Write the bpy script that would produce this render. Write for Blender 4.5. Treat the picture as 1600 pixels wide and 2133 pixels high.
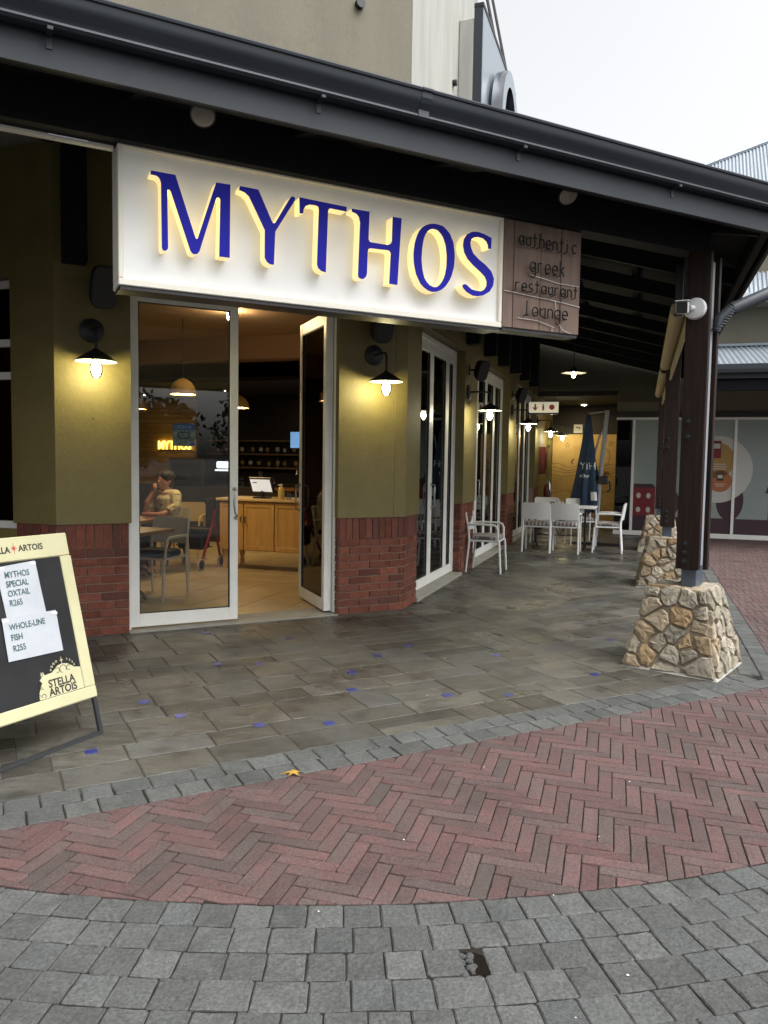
import bpy, bmesh, math, random
from mathutils import Vector, Matrix, noise as mnoise
R = math.radians
random.seed(7)
sc = bpy.context.scene
for o in list(bpy.data.objects):
    bpy.data.objects.remove(o)
COL = sc.collection

# ------------------------------------------------------------------ camera
PITCH, ROLL, EYE, FPX = R(3.9097), R(0.888), 1.53, 1602.0
_c, _s = math.cos(PITCH), math.sin(PITCH)
FWD = Vector((0, _c, -_s)); UP0 = Vector((0, _s, _c)); RT0 = Vector((1, 0, 0))
RT = RT0 * math.cos(ROLL) + UP0 * math.sin(ROLL)
UPV = UP0 * math.cos(ROLL) - RT0 * math.sin(ROLL)
cam = bpy.data.cameras.new('camera'); cam.sensor_fit = 'HORIZONTAL'; cam.sensor_width = 36.0
cam.lens = 36.0 * FPX / 1600.0; cam.clip_start = 0.05; cam.clip_end = 2000.0
co = bpy.data.objects.new('camera', cam); COL.objects.link(co)
m3 = Matrix((RT, UPV, -FWD)).transposed().to_4x4(); m3.translation = Vector((0, 0, EYE))
co.matrix_world = m3; sc.camera = co

# ------------------------------------------------------------------ sky, sun, exposure
SUN_EL, SUN_HEAD = R(58), R(126)          # high, through thick cloud
w = bpy.data.worlds.new('World'); sc.world = w; w.use_nodes = True
nt = w.node_tree; nt.nodes.clear()
out = nt.nodes.new('ShaderNodeOutputWorld'); bg = nt.nodes.new('ShaderNodeBackground')
sky = nt.nodes.new('ShaderNodeTexSky'); sky.sky_type = 'NISHITA'; sky.sun_disc = False
sky.sun_elevation = SUN_EL; sky.sun_rotation = SUN_HEAD
sky.air_density = 1.2; sky.dust_density = 6.0; sky.ozone_density = 1.0
hs = nt.nodes.new('ShaderNodeHueSaturation'); hs.inputs['Saturation'].default_value = 0.10
nt.links.new(sky.outputs[0], hs.inputs['Color']); nt.links.new(hs.outputs[0], bg.inputs['Color'])
bg.inputs['Strength'].default_value = 0.12
nt.links.new(bg.outputs[0], out.inputs['Surface'])
sl = bpy.data.lights.new('sun', 'SUN'); sl.energy = 0.95; sl.angle = R(55); sl.color = (1, .97, .93)
so = bpy.data.objects.new('sun', sl); COL.objects.link(so)
_d = Vector((math.sin(SUN_HEAD) * math.cos(SUN_EL), math.cos(SUN_HEAD) * math.cos(SUN_EL), math.sin(SUN_EL)))
so.rotation_euler = _d.to_track_quat('Z', 'Y').to_euler(); so.location = _d * 60
sc.view_settings.view_transform = 'Standard'; sc.view_settings.look = 'None'
sc.view_settings.exposure = 1.36; sc.view_settings.gamma = 1.0; sc.view_settings.use_curve_mapping = False
sc.render.engine = 'CYCLES'
sc.cycles.use_denoising = True
sc.cycles.max_bounces = 8; sc.cycles.transparent_max_bounces = 12; sc.cycles.glossy_bounces = 4
sc.cycles.sample_clamp_indirect = 4.0

# ------------------------------------------------------------------ frames of the place
HA, HB, HC = 62.5, 18.5, 106.5            # compass headings of the three facets of the facade
RA, RB, RC = R(90 - HA), R(90 - HB), R(90 - HC)
KX, KY = 0.2, 7.78                         # facade corner between front facet A and side facet B
def fr(x, y, z, a, ox, oy):
    c, s = math.cos(a), math.sin(a)
    return Vector((ox + x * c - y * s, oy + x * s + y * c, z))
def WA(x, y, z=0): return fr(x, y, z, RA, KX, KY)
def WB(x, y, z=0): return fr(x, y, z, RB, KX, KY)
KL = WA(-3.245, 0)
def WC(x, y, z=0): return fr(x, y, z, RC, KL.x, KL.y)
def inv(p, a, ox, oy):
    dx, dy = p[0] - ox, p[1] - oy; c, s = math.cos(a), math.sin(a)
    return (dx * c + dy * s, -dx * s + dy * c)
def toA(p): return inv(p, RA, KX, KY)
def toB(p): return inv(p, RB, KX, KY)
TB = Matrix.Rotation(RB - RA, 4, 'Z')                                     # facet B seen from frame A
TC = Matrix.Translation((-3.245, 0, 0)) @ Matrix.Rotation(RC - RA, 4, 'Z')  # facet C seen from frame A
def view_size(p):
    v = Vector(p) - Vector((0, 0, EYE)); d = v.dot(FWD)
    if d < .3: return 0
    x, y = FPX * v.dot(RT) / d, FPX * v.dot(UPV) / d
    if abs(x) > 860 or abs(y) > 1120: return 0
    return 1 / d

# ------------------------------------------------------------------ materials
MATS = {}
def nn(t, k, **kw):
    n = t.nodes.new(k)
    for a, b in kw.items():
        if a in n.inputs: n.inputs[a].default_value = b
        else: setattr(n, a, b)
    return n
def pmat(name, col, rough=.6, col2=None, mscale=6, mlo=.4, mhi=.6, var=0.0, bump=0.0, bscale=40, metal=0.0, rvar=0.0,
         rscale=3, rnd='object', stretch=None, spec=.5, col3=None, wear=None, grain=None, stain=None):
    """procedural principled: two-tone noise, per-piece brightness, bump, roughness patches"""
    m = bpy.data.materials.new(name); m.use_nodes = True; t = m.node_tree
    b = t.nodes['Principled BSDF']; L = t.links.new
    b.inputs['Metallic'].default_value = metal; b.inputs['Roughness'].default_value = rough
    b.inputs['Specular IOR Level'].default_value = spec
    tc = nn(t, 'ShaderNodeTexCoord'); vec = tc.outputs['Object']
    if rnd == 'attr':
        at = nn(t, 'ShaderNodeAttribute'); at.attribute_name = 'rnd'; rv = at.outputs['Fac']
    else:
        oi = nn(t, 'ShaderNodeObjectInfo'); rv = oi.outputs['Random']
    mu = nn(t, 'ShaderNodeMath', operation='MULTIPLY'); L(rv, mu.inputs[0]); mu.inputs[1].default_value = 53.0
    va = nn(t, 'ShaderNodeVectorMath', operation='ADD'); L(vec, va.inputs[0]); L(mu.outputs[0], va.inputs[1]); vec = va.outputs[0]
    if stretch:
        mp = nn(t, 'ShaderNodeMapping'); mp.inputs['Scale'].default_value = stretch; L(vec, mp.inputs['Vector']); vec2 = mp.outputs[0]
    else: vec2 = vec
    colout = None
    if col2 is not None:
        nz = nn(t, 'ShaderNodeTexNoise', Scale=mscale, Detail=6.0, Roughness=.6); L(vec2, nz.inputs['Vector'])
        rp = nn(t, 'ShaderNodeMapRange'); rp.inputs['From Min'].default_value = mlo; rp.inputs['From Max'].default_value = mhi
        L(nz.outputs['Fac'], rp.inputs['Value'])
        mx = nn(t, 'ShaderNodeMix', data_type='RGBA'); L(rp.outputs[0], mx.inputs['Factor'])
        mx.inputs[6].default_value = (*col, 1); mx.inputs[7].default_value = (*col2, 1); colout = mx.outputs[2]
    else:
        rg = nn(t, 'ShaderNodeRGB'); rg.outputs[0].default_value = (*col, 1); colout = rg.outputs[0]
    if col3 is not None:                        # a share of the pieces has another colour
        gt = nn(t, 'ShaderNodeMath', operation='MULTIPLY'); L(rv, gt.inputs[0]); gt.inputs[1].default_value = 17.31
        fc = nn(t, 'ShaderNodeMath', operation='FRACT'); L(gt.outputs[0], fc.inputs[0])
        pw = nn(t, 'ShaderNodeMath', operation='POWER'); L(fc.outputs[0], pw.inputs[0]); pw.inputs[1].default_value = 5.0 if 'stone' in name else 2.6
        mx = nn(t, 'ShaderNodeMix', data_type='RGBA'); L(pw.outputs[0], mx.inputs['Factor'])
        L(colout, mx.inputs[6]); mx.inputs[7].default_value = (*col3, 1); colout = mx.outputs[2]
    if wear is not None:                        # (colour, scale, low, high) blotches with a shape of their own
        nz = nn(t, 'ShaderNodeTexNoise', Scale=wear[1], Detail=8.0, Roughness=.7); L(vec, nz.inputs['Vector'])
        rp = nn(t, 'ShaderNodeMapRange'); rp.inputs['From Min'].default_value = wear[2]; rp.inputs['From Max'].default_value = wear[3]
        L(nz.outputs['Fac'], rp.inputs['Value'])
        mx = nn(t, 'ShaderNodeMix', data_type='RGBA'); L(rp.outputs[0], mx.inputs['Factor'])
        L(colout, mx.inputs[6]); mx.inputs[7].default_value = (*wear[0], 1); colout = mx.outputs[2]
    if stain is not None:                       # (factor, scale, low, high) stains that run on over many pieces
        gm = nn(t, 'ShaderNodeNewGeometry'); nz = nn(t, 'ShaderNodeTexNoise', Scale=stain[1], Detail=7.0, Roughness=.68, Distortion=.4); L(gm.outputs['Position'], nz.inputs['Vector'])
        rp = nn(t, 'ShaderNodeMapRange'); rp.inputs['From Min'].default_value = stain[2]; rp.inputs['From Max'].default_value = stain[3]
        rp.inputs['To Min'].default_value = 1.0; rp.inputs['To Max'].default_value = stain[0]; L(nz.outputs['Fac'], rp.inputs['Value'])
        vm = nn(t, 'ShaderNodeVectorMath', operation='SCALE'); L(colout, vm.inputs[0]); L(rp.outputs[0], vm.inputs['Scale']); colout = vm.outputs[0]
    if grain is not None:                       # (scale, amount) fine speckle of the material itself
        nz = nn(t, 'ShaderNodeTexNoise', Scale=grain[0], Detail=4.0, Roughness=.75); L(vec, nz.inputs['Vector'])
        rp = nn(t, 'ShaderNodeMapRange'); rp.inputs['From Min'].default_value = .32; rp.inputs['From Max'].default_value = .68
        rp.inputs['To Min'].default_value = 1 - grain[1]; rp.inputs['To Max'].default_value = 1 + grain[1]; L(nz.outputs['Fac'], rp.inputs['Value'])
        vm = nn(t, 'ShaderNodeVectorMath', operation='SCALE'); L(colout, vm.inputs[0]); L(rp.outputs[0], vm.inputs['Scale']); colout = vm.outputs[0]
    if var:
        mr = nn(t, 'ShaderNodeMapRange'); L(rv, mr.inputs['Value']); mr.inputs['To Min'].default_value = 1 - var; mr.inputs['To Max'].default_value = 1 + var
        vm = nn(t, 'ShaderNodeVectorMath', operation='SCALE'); L(colout, vm.inputs[0]); L(mr.outputs[0], vm.inputs['Scale']); colout = vm.outputs[0]
    L(colout, b.inputs['Base Color'])
    if rvar:
        nz = nn(t, 'ShaderNodeTexNoise', Scale=rscale, Detail=3.0)
        gm = nn(t, 'ShaderNodeNewGeometry'); L(gm.outputs['Position'], nz.inputs['Vector'])
        rp = nn(t, 'ShaderNodeMapRange'); rp.inputs['From Min'].default_value = .35; rp.inputs['From Max'].default_value = .65
        rp.inputs['To Min'].default_value = max(.04, rough - rvar); rp.inputs['To Max'].default_value = min(1, rough + rvar)
        L(nz.outputs['Fac'], rp.inputs['Value']); L(rp.outputs[0], b.inputs['Roughness'])
    if bump:
        nz = nn(t, 'ShaderNodeTexNoise', Scale=bscale, Detail=5.0, Roughness=.65); L(vec2, nz.inputs['Vector'])
        bp = nn(t, 'ShaderNodeBump', Strength=bump, Distance=.01); L(nz.outputs['Fac'], bp.inputs['Height']); L(bp.outputs[0], b.inputs['Normal'])
    MATS[name] = m; return m
def emat(name, col, strength, base=None):
    m = bpy.data.materials.new(name); m.use_nodes = True; b = m.node_tree.nodes['Principled BSDF']
    b.inputs['Base Color'].default_value = (*(base or col), 1); b.inputs['Emission Color'].default_value = (*col, 1)
    b.inputs['Emission Strength'].default_value = strength; MATS[name] = m; return m
def glassmat(name, tint=(.93, .95, .94), ior=1.5):
    m = bpy.data.materials.new(name); m.use_nodes = True; t = m.node_tree; t.nodes.clear(); L = t.links.new
    o = nn(t, 'ShaderNodeOutputMaterial'); mx = nn(t, 'ShaderNodeMixShader'); tr = nn(t, 'ShaderNodeBsdfTransparent'); gl = nn(t, 'ShaderNodeBsdfGlossy')
    tr.inputs[0].default_value = (*tint, 1); gl.inputs['Roughness'].default_value = .0
    f = nn(t, 'ShaderNodeFresnel', IOR=ior); L(f.outputs[0], mx.inputs[0]); L(tr.outputs[0], mx.inputs[1]); L(gl.outputs[0], mx.inputs[2]); L(mx.outputs[0], o.inputs[0])
    MATS[name] = m; return m
pmat('olive', (.168, .136, .044), .55, col2=(.146, .117, .037), mscale=1.7, bump=.3, bscale=45, grain=(30, .06), stain=(.86, 1.9, .5, .66))
pmat('cream', (0.1601, 0.1485, 0.1090), .85, col2=(0.1392, 0.1288, 0.0963), mscale=1.2, mlo=.35, mhi=.65, bump=.3, bscale=40, stretch=(2.2, 2.2, .35), wear=((0.1218, 0.1137, 0.0870), 2.2, .58, .75), grain=(30, .05))
pmat('olive_shaded', (.075, .072, .05), .8, bump=.2)  # olive wall paint of the bulkhead, with the shade put into its colour
pmat('cream_grey', (.36, .36, .33), .8, col2=(.30, .30, .275), mscale=2, bump=.2, bscale=40, stretch=(3, 3, .4))
pmat('wall_brick', (.19, .064, .040), .75, col2=(.14, .043, .029), mscale=14, var=.28, bump=.6, bscale=70, col3=(.11, .046, .036), wear=((.24, .12, .085), 9, .66, .8), grain=(60, .25), spec=.25)
pmat('wall_mortar', (.24, .175, .135), .9, bump=.5, bscale=80)
pmat('joint_sand', (.022, .020, .017), .95, bump=.6, bscale=90, spec=.1)
pmat('paver', (.114, .060, .058), .72, col2=(.088, .060, .058), mscale=9, mlo=.35, mhi=.65, var=.17, bump=.9, bscale=80, col3=(.082, .064, .060), wear=((.056, .046, .043), 12, .6, .78), grain=(95, .36), spec=.3, stain=(.72, 1.7, .50, .68))
pmat('paver_far', (.110, .060, .058), .72, col2=(.086, .060, .058), mscale=9, mlo=.35, mhi=.65, var=.17, bump=.7, bscale=80, col3=(.080, .063, .060), rnd='attr', grain=(95, .3), spec=.3, stain=(.72, 1.7, .50, .68))
pmat('sett', (.091, .094, .090), .76, col2=(.069, .072, .070), mscale=10, mlo=.35, mhi=.65, var=.18, bump=1.0, bscale=60, col3=(.076, .081, .081), wear=((.046, .046, .044), 9, .58, .8), grain=(85, .36), spec=.3, stain=(.74, 2.3, .50, .66))
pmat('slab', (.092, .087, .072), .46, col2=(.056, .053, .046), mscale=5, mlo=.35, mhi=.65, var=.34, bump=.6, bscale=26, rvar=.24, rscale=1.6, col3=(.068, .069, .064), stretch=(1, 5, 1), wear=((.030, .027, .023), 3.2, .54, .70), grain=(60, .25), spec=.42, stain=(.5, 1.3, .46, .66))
pmat('slab_far', (.042, .040, .034), .46, col2=(.030, .029, .026), mscale=6, mlo=.35, mhi=.65, var=.32, bump=.4, bscale=26, rvar=.24, rscale=1.6, rnd='attr', spec=.42, stain=(.5, 1.3, .46, .66))  # darker copy of slab: shade deeper under the veranda put into the colour
pmat('blue_tile', (.022, .03, .15), .35, var=.25, grain=(60, .25), spec=.4)
pmat('asphalt', (.05, .05, .05), .9, bump=.6, bscale=200)
pmat('white_alu', (.80, .80, .77), .38, col2=(.74, .74, .70), mscale=5, bump=.05, bscale=20, wear=((.52, .51, .46), 3.5, .66, .8))
pmat('gutter', (.027, .033, .042), .5, col2=(.023, .028, .037), mscale=2, bump=.03, bscale=9, spec=.35, wear=((.036, .042, .05), 3, .6, .75))
pmat('dark_roof', (.006, .007, .011), .7, spec=.15, bump=.2, bscale=30)
pmat('dark_timber', (.008, .009, .012), .65, spec=.18, col2=(.006, .007, .009), mscale=8, bump=.3, bscale=30, stretch=(.4, 8, 8))
pmat('post_timber', (.022, .0115, .0085), .5, col2=(.012, .0068, .0055), mscale=5, bump=.3, bscale=26, stretch=(9, 9, .5), wear=((.04, .025, .019), 5, .64, .8), spec=.2)
pmat('post_edge', (.14, .10, .08), .5, col2=(.08, .055, .045), mscale=5, stretch=(9, 9, .5), bump=.2)
pmat('fascia_paint', (.019, .024, .031), .55, spec=.3, col2=(.016, .020, .027), mscale=2, wear=((.026, .031, .038), 3, .6, .75))
pmat('slab_joint', (.05, .046, .038), .95, bump=.6, bscale=90, spec=.1)
pmat('hole_dark', (.010, .008, .006), 1.0, bump=1.0, bscale=60, spec=.05)
pmat('steel_blue', (.075, .095, .125), .4, metal=.3)
pmat('steel_dark', (.03, .03, .033), .4, metal=.5)
pmat('pipe_grey', (.045, .052, .063), .5, spec=.35)
pmat('pipe_light', (.22, .235, .26), .45)
pmat('black', (.008, .008, .009), .45)
pmat('black_metal', (.02, .022, .024), .42, metal=.2)
pmat('chrome', (.55, .57, .60), .16, metal=1.0)
pmat('brushed', (.42, .42, .42), .28, metal=1.0)
pmat('stone', (.33, .295, .23), .88, col2=(.215, .195, .155), mscale=9, mlo=.3, mhi=.7, var=.22, bump=1.0, bscale=20, col3=(.27, .185, .10), wear=((.13, .10, .07), 7, .56, .78), grain=(40, .24), spec=.2, stain=(.75, 4, .5, .66))
pmat('stone_mortar', (.27, .215, .155), .95, bump=1.0, bscale=45, col2=(.20, .16, .115), mscale=12, grain=(60, .2))
pmat('sign_white', (.78, .79, .78), .5, col2=(.73, .735, .72), mscale=2, wear=((.66, .66, .63), 3, .62, .8))
pmat('sign_frame', (0.7130, 0.6900, 0.6095), .45)
pmat('letter_blue', (.010, .010, .34), .5, spec=.15)
pmat('rust_board', (.14, .095, .076), .6, col2=(.19, .132, .104), mscale=3, mlo=.35, mhi=.7, bump=.2, bscale=20, stretch=(7, 1, .6), wear=((.24, .15, .10), 5, .64, .8), spec=.25)
pmat('neon_dead', (.005, .005, .006), .5, spec=.2)
pmat('cable_white', (.6, .6, .58), .5)
pmat('blind', (.44, .36, .22), .8, bump=.2)
pmat('white_paint', (.60, .61, .61), .4)
pmat('cushion_stripe', (.5, .48, .47), .9)
pmat('dark_cushion', (.03, .03, .035), .9)
pmat('marble', (.72, .71, .68), .3, col2=(.6, .6, .58))
pmat('ochre', (.50, .33, .11), .6, col2=(.44, .28, .085), mscale=4)
pmat('mural_line', (.16, .07, .02), .7)
pmat('umbrella', (.012, .035, .075), .8, col2=(.008, .024, .055), bump=.2)
pmat('cloth_white', (.62, .63, .64), .8)
pmat('red', (0.0700, 0.0040, 0.0040), .35)
pmat('sign_red', (.42, .02, .02), .5)
pmat('vinyl', (0.2700, 0.3172, 0.3038), .5, col2=(0.2430, 0.2903, 0.2835), mscale=1)
pmat('plum', (.045, .018, .028), .6)
pmat('house_red', (0.1820, 0.0126, 0.0196), .6)
pmat('vinyl_white', (.50, .50, .47), .6)
pmat('gold', (.36, .22, .06), .6)
pmat('orange', (.38, .13, .04), .6)
pmat('corrugated', (.25, .29, .33), .4, metal=.3, var=.04)
pmat('floor_tile', (.46, .36, .20), .32, col2=(.42, .32, .17), mscale=3, var=.07, bump=.03, bscale=8)
pmat('grout', (.03, .02, .012), .9)
pmat('sill', (.30, .29, .26), .7, col2=(.25, .24, .21), mscale=8, bump=.2)
pmat('ceiling', (.30, .20, .12), .8)
pmat('brown_wall', (.17, .095, .05), .8)
pmat('dark_wall', (.014, .011, .01), .7)
pmat('slat_wood', (.50, .30, .09), .6, col2=(.42, .24, .07), mscale=4, var=.15)
pmat('cabinet', (.62, .37, .12), .45, col2=(.54, .31, .095), mscale=4, bump=.1, stretch=(4, 4, .6))
pmat('cabinet_top', (.60, .44, .22), .35)
pmat('table_wood', (.20, .085, .025), .35, col2=(.14, .06, .018), mscale=5, stretch=(1, 8, 1))
pmat('chair_grey', (.42, .37, .29), .5)
pmat('skin', (.42, .20, .13), .55, bump=.1, bscale=60)
pmat('hair', (.025, .014, .01), .6, bump=.5, bscale=60)
pmat('shirt', (.52, .46, .28), .85, col2=(.07, .06, .045), mscale=26, mlo=.55, mhi=.62)
pmat('shirt_grey', (.30, .27, .24), .85)
pmat('navy', (.012, .018, .045), .8)
pmat('rollator_red', (.24, .015, .02), .35)
pmat('tyre_grey', (.40, .37, .32), .7)
pmat('bottle_glass', (.02, .012, .008), .15)
pmat('bottle_yellow', (.55, .42, .12), .4)
pmat('paper', (0.3864, 0.4094, 0.4462), .7, col2=(0.3542, 0.3772, 0.4140), mscale=5, bump=.25, bscale=9)
pmat('ink_green', (.045, .10, .10), .7)
pmat('ink_black', (.012, .012, .012), .6)
pmat('board_cream', (.46, .44, .27), .5, col2=(.43, .41, .25), mscale=4, wear=((.36, .34, .21), 6, .66, .8))
pmat('board_black', (.010, .0105, .0115), .42, col2=(.016, .0165, .018), mscale=3, wear=((.06, .06, .06), 22, .72, .78), spec=.25)
pmat('star_red', (.40, .03, .03), .6)
pmat('poster_blue', (.03, .11, .28), .5)
pmat('poster_pale', (.32, .36, .33), .5, col2=(.10, .14, .12), mscale=18)
pmat('leaf_yellow', (.42, .24, .03), .6, col2=(.30, .17, .02), mscale=30)
pmat('leaf', (.055, .085, .03), .6, var=.2, rnd='attr')
pmat('bark', (.07, .05, .035), .9, bump=.8)
pmat('litter_white', (.7, .7, .68), .6)
pmat('moss', (.05, .07, .02), .9, bump=.8)
pmat('dark_chrome', (.22, .23, .25), .18, metal=1.0)
pmat('lens_grey', (.24, .23, .20), .35)
glassmat('glass'); glassmat('glass_dark', (.25, .27, .27))
emat('bulb', (1.0, .86, .44), 105.0)
emat('bulb_cool', (1.0, .90, .58), 110.0)
emat('bulb_small', (1.0, .80, .45), 32.0)
emat('halo', (1.0, .76, .34), .26, (.9, .8, .5))
emat('pendant_glow', (1.0, .70, .34), 38.0)
emat('down_glow', (1.0, .74, .40), 240.0)
emat('neon_yellow', (1.0, .72, .12), 1.6)
emat('screen', (.75, .80, .86), .22)
emat('tv', (.20, .45, .85), .25)
emat('coffee_light', (.75, .88, 1.0), .5)
emat('exit_face', (.75, .70, .55), .16)

# ------------------------------------------------------------------ mesh builder
class MB:
    def __init__(s, M=None): s.v = []; s.f = []; s.m = []; s.M = M or Matrix.Identity(4); s.r = None
    def add(s, vs, fs, mi=0):
        b = len(s.v); M = s.M
        s.v += [tuple(M @ Vector(p)) for p in vs]
        s.f += [tuple(i + b for i in f) for f in fs]; s.m += [mi] * len(fs); return s
    def box(s, x0, x1, y0, y1, z0, z1, mi=0):
        return s.add([(x0, y0, z0), (x1, y0, z0), (x1, y1, z0), (x0, y1, z0), (x0, y0, z1), (x1, y0, z1), (x1, y1, z1), (x0, y1, z1)],
                     [(0, 3, 2, 1), (4, 5, 6, 7), (0, 1, 5, 4), (1, 2, 6, 5), (2, 3, 7, 6), (3, 0, 4, 7)], mi)
    def cbox(s, x0, x1, y0, y1, z0, z1, b=.004, mi=0):
        vs = []; idx = {}
        X, Y, Z = (x0, x1), (y0, y1), (z0, z1)
        for i in (0, 1):
            for j in (0, 1):
                for k in (0, 1):
                    p = (X[i], Y[j], Z[k]); d = (b if i == 0 else -b, b if j == 0 else -b, b if k == 0 else -b)
                    for a in range(3):
                        q = [p[t] + (0 if t == a else d[t]) for t in range(3)]; idx[i, j, k, a] = len(vs); vs.append(tuple(q))
        fs = []
        def q(*c): fs.append(tuple(idx[t] for t in c))
        for a in range(3):
            o = [t for t in range(3) if t != a]
            for e in (0, 1):
                def key(u, v):
                    t = [0, 0, 0]; t[a] = e; t[o[0]] = u; t[o[1]] = v; return (*t, a)
                q(key(0, 0), key(1, 0), key(1, 1), key(0, 1))
        for a in range(3):
            o = [t for t in range(3) if t != a]
            for u in (0, 1):
                for v in (0, 1):
                    def kk(e, n):
                        t = [0, 0, 0]; t[a] = e; t[o[0]] = u; t[o[1]] = v; return (*t, n)
                    q(kk(0, o[0]), kk(1, o[0]), kk(1, o[1]), kk(0, o[1]))
        for i in (0, 1):
            for j in (0, 1):
                for k in (0, 1): q((i, j, k, 0), (i, j, k, 1), (i, j, k, 2))
        return s.add(vs, fs, mi)
    def tube(s, pts, r, n=8, mi=0, caps=True, closed=False):
        P = [Vector(p) for p in pts]; N = len(P); rs = r if isinstance(r, (list, tuple)) else [r] * N
        ts = []
        for i in range(N):
            if closed: d = P[(i + 1) % N] - P[i - 1]
            else: d = P[min(i + 1, N - 1)] - P[max(i - 1, 0)]
            ts.append(d.normalized())
        u = ts[0].orthogonal().normalized(); vs = []; fs = []
        for i in range(N):
            u = (u - ts[i] * u.dot(ts[i]))
            u = u.normalized() if u.length > 1e-6 else ts[i].orthogonal().normalized()
            w_ = ts[i].cross(u)
            for k in range(n):
                a = 2 * math.pi * k / n; vs.append(P[i] + (u * math.cos(a) + w_ * math.sin(a)) * rs[i])
        for i in range(N if closed else N - 1):
            j = (i + 1) % N
            for k in range(n):
                k2 = (k + 1) % n; fs.append((i * n + k, i * n + k2, j * n + k2, j * n + k))
        if caps and not closed:
            fs.append(tuple(range(n - 1, -1, -1))); fs.append(tuple((N - 1) * n + k for k in range(n)))
        return s.add(vs, fs, mi)
    def lathe(s, prof, c=(0, 0, 0), n=20, mi=0, axis='z', cap=True):
        vs = []; fs = []
        for r, z in prof:
            for k in range(n):
                a = 2 * math.pi * k / n; x, y = r * math.cos(a), r * math.sin(a)
                p = (x, y, z) if axis == 'z' else ((x, z, y) if axis == 'y' else (z, x, y))
                vs.append((c[0] + p[0], c[1] + p[1], c[2] + p[2]))
        for i in range(len(prof) - 1):
            for k in range(n):
                k2 = (k + 1) % n; fs.append((i * n + k, i * n + k2, (i + 1) * n + k2, (i + 1) * n + k))
        if cap:
            if prof[0][0] > 1e-5: fs.append(tuple(range(n - 1, -1, -1)))
            if prof[-1][0] > 1e-5: fs.append(tuple((len(prof) - 1) * n + k for k in range(n)))
        return s.add(vs, fs, mi)
    def prism(s, poly, a0, a1, plane='xy', mi=0, mi_side=None):
        n = len(poly)
        def P(p, h): return (p[0], p[1], h) if plane == 'xy' else ((p[0], h, p[1]) if plane == 'xz' else (h, p[0], p[1]))
        vs = [P(p, a0) for p in poly] + [P(p, a1) for p in poly]
        s.add(vs, [tuple(range(n - 1, -1, -1)), tuple(range(n, 2 * n))], mi)
        b = len(s.v) - 2 * n
        for i in range(n):
            j = (i + 1) % n; s.f.append((b + i, b + j, b + n + j, b + n + i)); s.m.append(mi if mi_side is None else mi_side)
        return s
    def ball(s, c, r, nu=12, nv=8, mi=0):
        rx, ry, rz = r if isinstance(r, (tuple, list)) else (r, r, r)
        vs = [(c[0], c[1], c[2] + rz)]; fs = []
        for i in range(1, nv):
            t = math.pi * i / nv
            for k in range(nu):
                a = 2 * math.pi * k / nu; vs.append((c[0] + rx * math.sin(t) * math.cos(a), c[1] + ry * math.sin(t) * math.sin(a), c[2] + rz * math.cos(t)))
        vs.append((c[0], c[1], c[2] - rz)); L = len(vs) - 1
        for k in range(nu):
            k2 = (k + 1) % nu; fs.append((0, 1 + k, 1 + k2)); fs.append((L, L - nu + k2, L - nu + k))
            for i in range(nv - 2): fs.append((1 + i * nu + k, 1 + (i + 1) * nu + k, 1 + (i + 1) * nu + k2, 1 + i * nu + k2))
        return s.add(vs, fs, mi)
    def mesh(s, name, mats):
        me = bpy.data.meshes.new(name); me.from_pydata(s.v, [], s.f)
        for m in (mats if isinstance(mats, (list, tuple)) else [mats]): me.materials.append(MATS[m])
        if len(me.materials) > 1: me.polygons.foreach_set('material_index', s.m)
        bm = bmesh.new(); bm.from_mesh(me); bmesh.ops.recalc_face_normals(bm, faces=bm.faces); bm.to_mesh(me); bm.free()
        return me
    def build(s, name, mats, parent=None, smooth=None, loc=None, rz=0):
        me = s.mesh(name, mats)
        if smooth:
            me.polygons.foreach_set('use_smooth', [True] * len(me.polygons)); me.set_sharp_from_angle(angle=R(smooth))
        return link(name, me, parent, loc, rz)
def link(name, me, parent=None, loc=None, rz=0):
    o = bpy.data.objects.new(name, me); COL.objects.link(o); o.parent = parent
    if loc is not None: o.location = loc
    if rz: o.rotation_euler = (0, 0, rz)
    return o
def tag(o, label=None, cat=None, group=None, kind=None):
    if label: o['label'] = label
    if cat: o['category'] = cat
    if group: o['group'] = group
    if kind: o['kind'] = kind
    return o
def thing(name, label, cat, loc=(0, 0, 0), rz=0, group=None):
    o = bpy.data.objects.new(name, None); COL.objects.link(o); o.empty_display_size = .1
    o.location = loc; o.rotation_euler = (0, 0, rz); return tag(o, label, cat, group)
def copy_tree(o, parent=None):
    c = o.copy(); COL.objects.link(c); c.parent = parent
    for ch in list(o.children): copy_tree(ch, c)
    return c
def shell(name, mb, mat, smooth=None, parent=None):
    o = mb.build(name, mat, parent, smooth); return tag(o, kind='structure') if parent is None else o
def text(body, size, name, mat, parent, loc, rot, depth=.002, bold=0.0, align='LEFT', space=1.0, sx=1.0):
    cu = bpy.data.curves.new('t', 'FONT'); cu.body = body; cu.size = size; cu.extrude = depth; cu.offset = bold; cu.resolution_u = 3
    cu.align_x = align; cu.space_character = space
    t = bpy.data.objects.new('t', cu); COL.objects.link(t)
    dg = bpy.context.evaluated_depsgraph_get(); me = bpy.data.meshes.new_from_object(t.evaluated_get(dg))
    bpy.data.objects.remove(t); bpy.data.curves.remove(cu)
    me.name = name; me.materials.clear(); me.materials.append(MATS[mat])
    o = link(name, me, parent, loc); o.rotation_euler = rot; o.scale = (sx, 1, 1); return o
def arc(cx, cy, r, a0, a1, n=10, ry=None):
    ry = ry or r
    return [(cx + r * math.cos(R(a0 + (a1 - a0) * i / n)), cy + ry * math.sin(R(a0 + (a1 - a0) * i / n))) for i in range(n + 1)]
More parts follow.
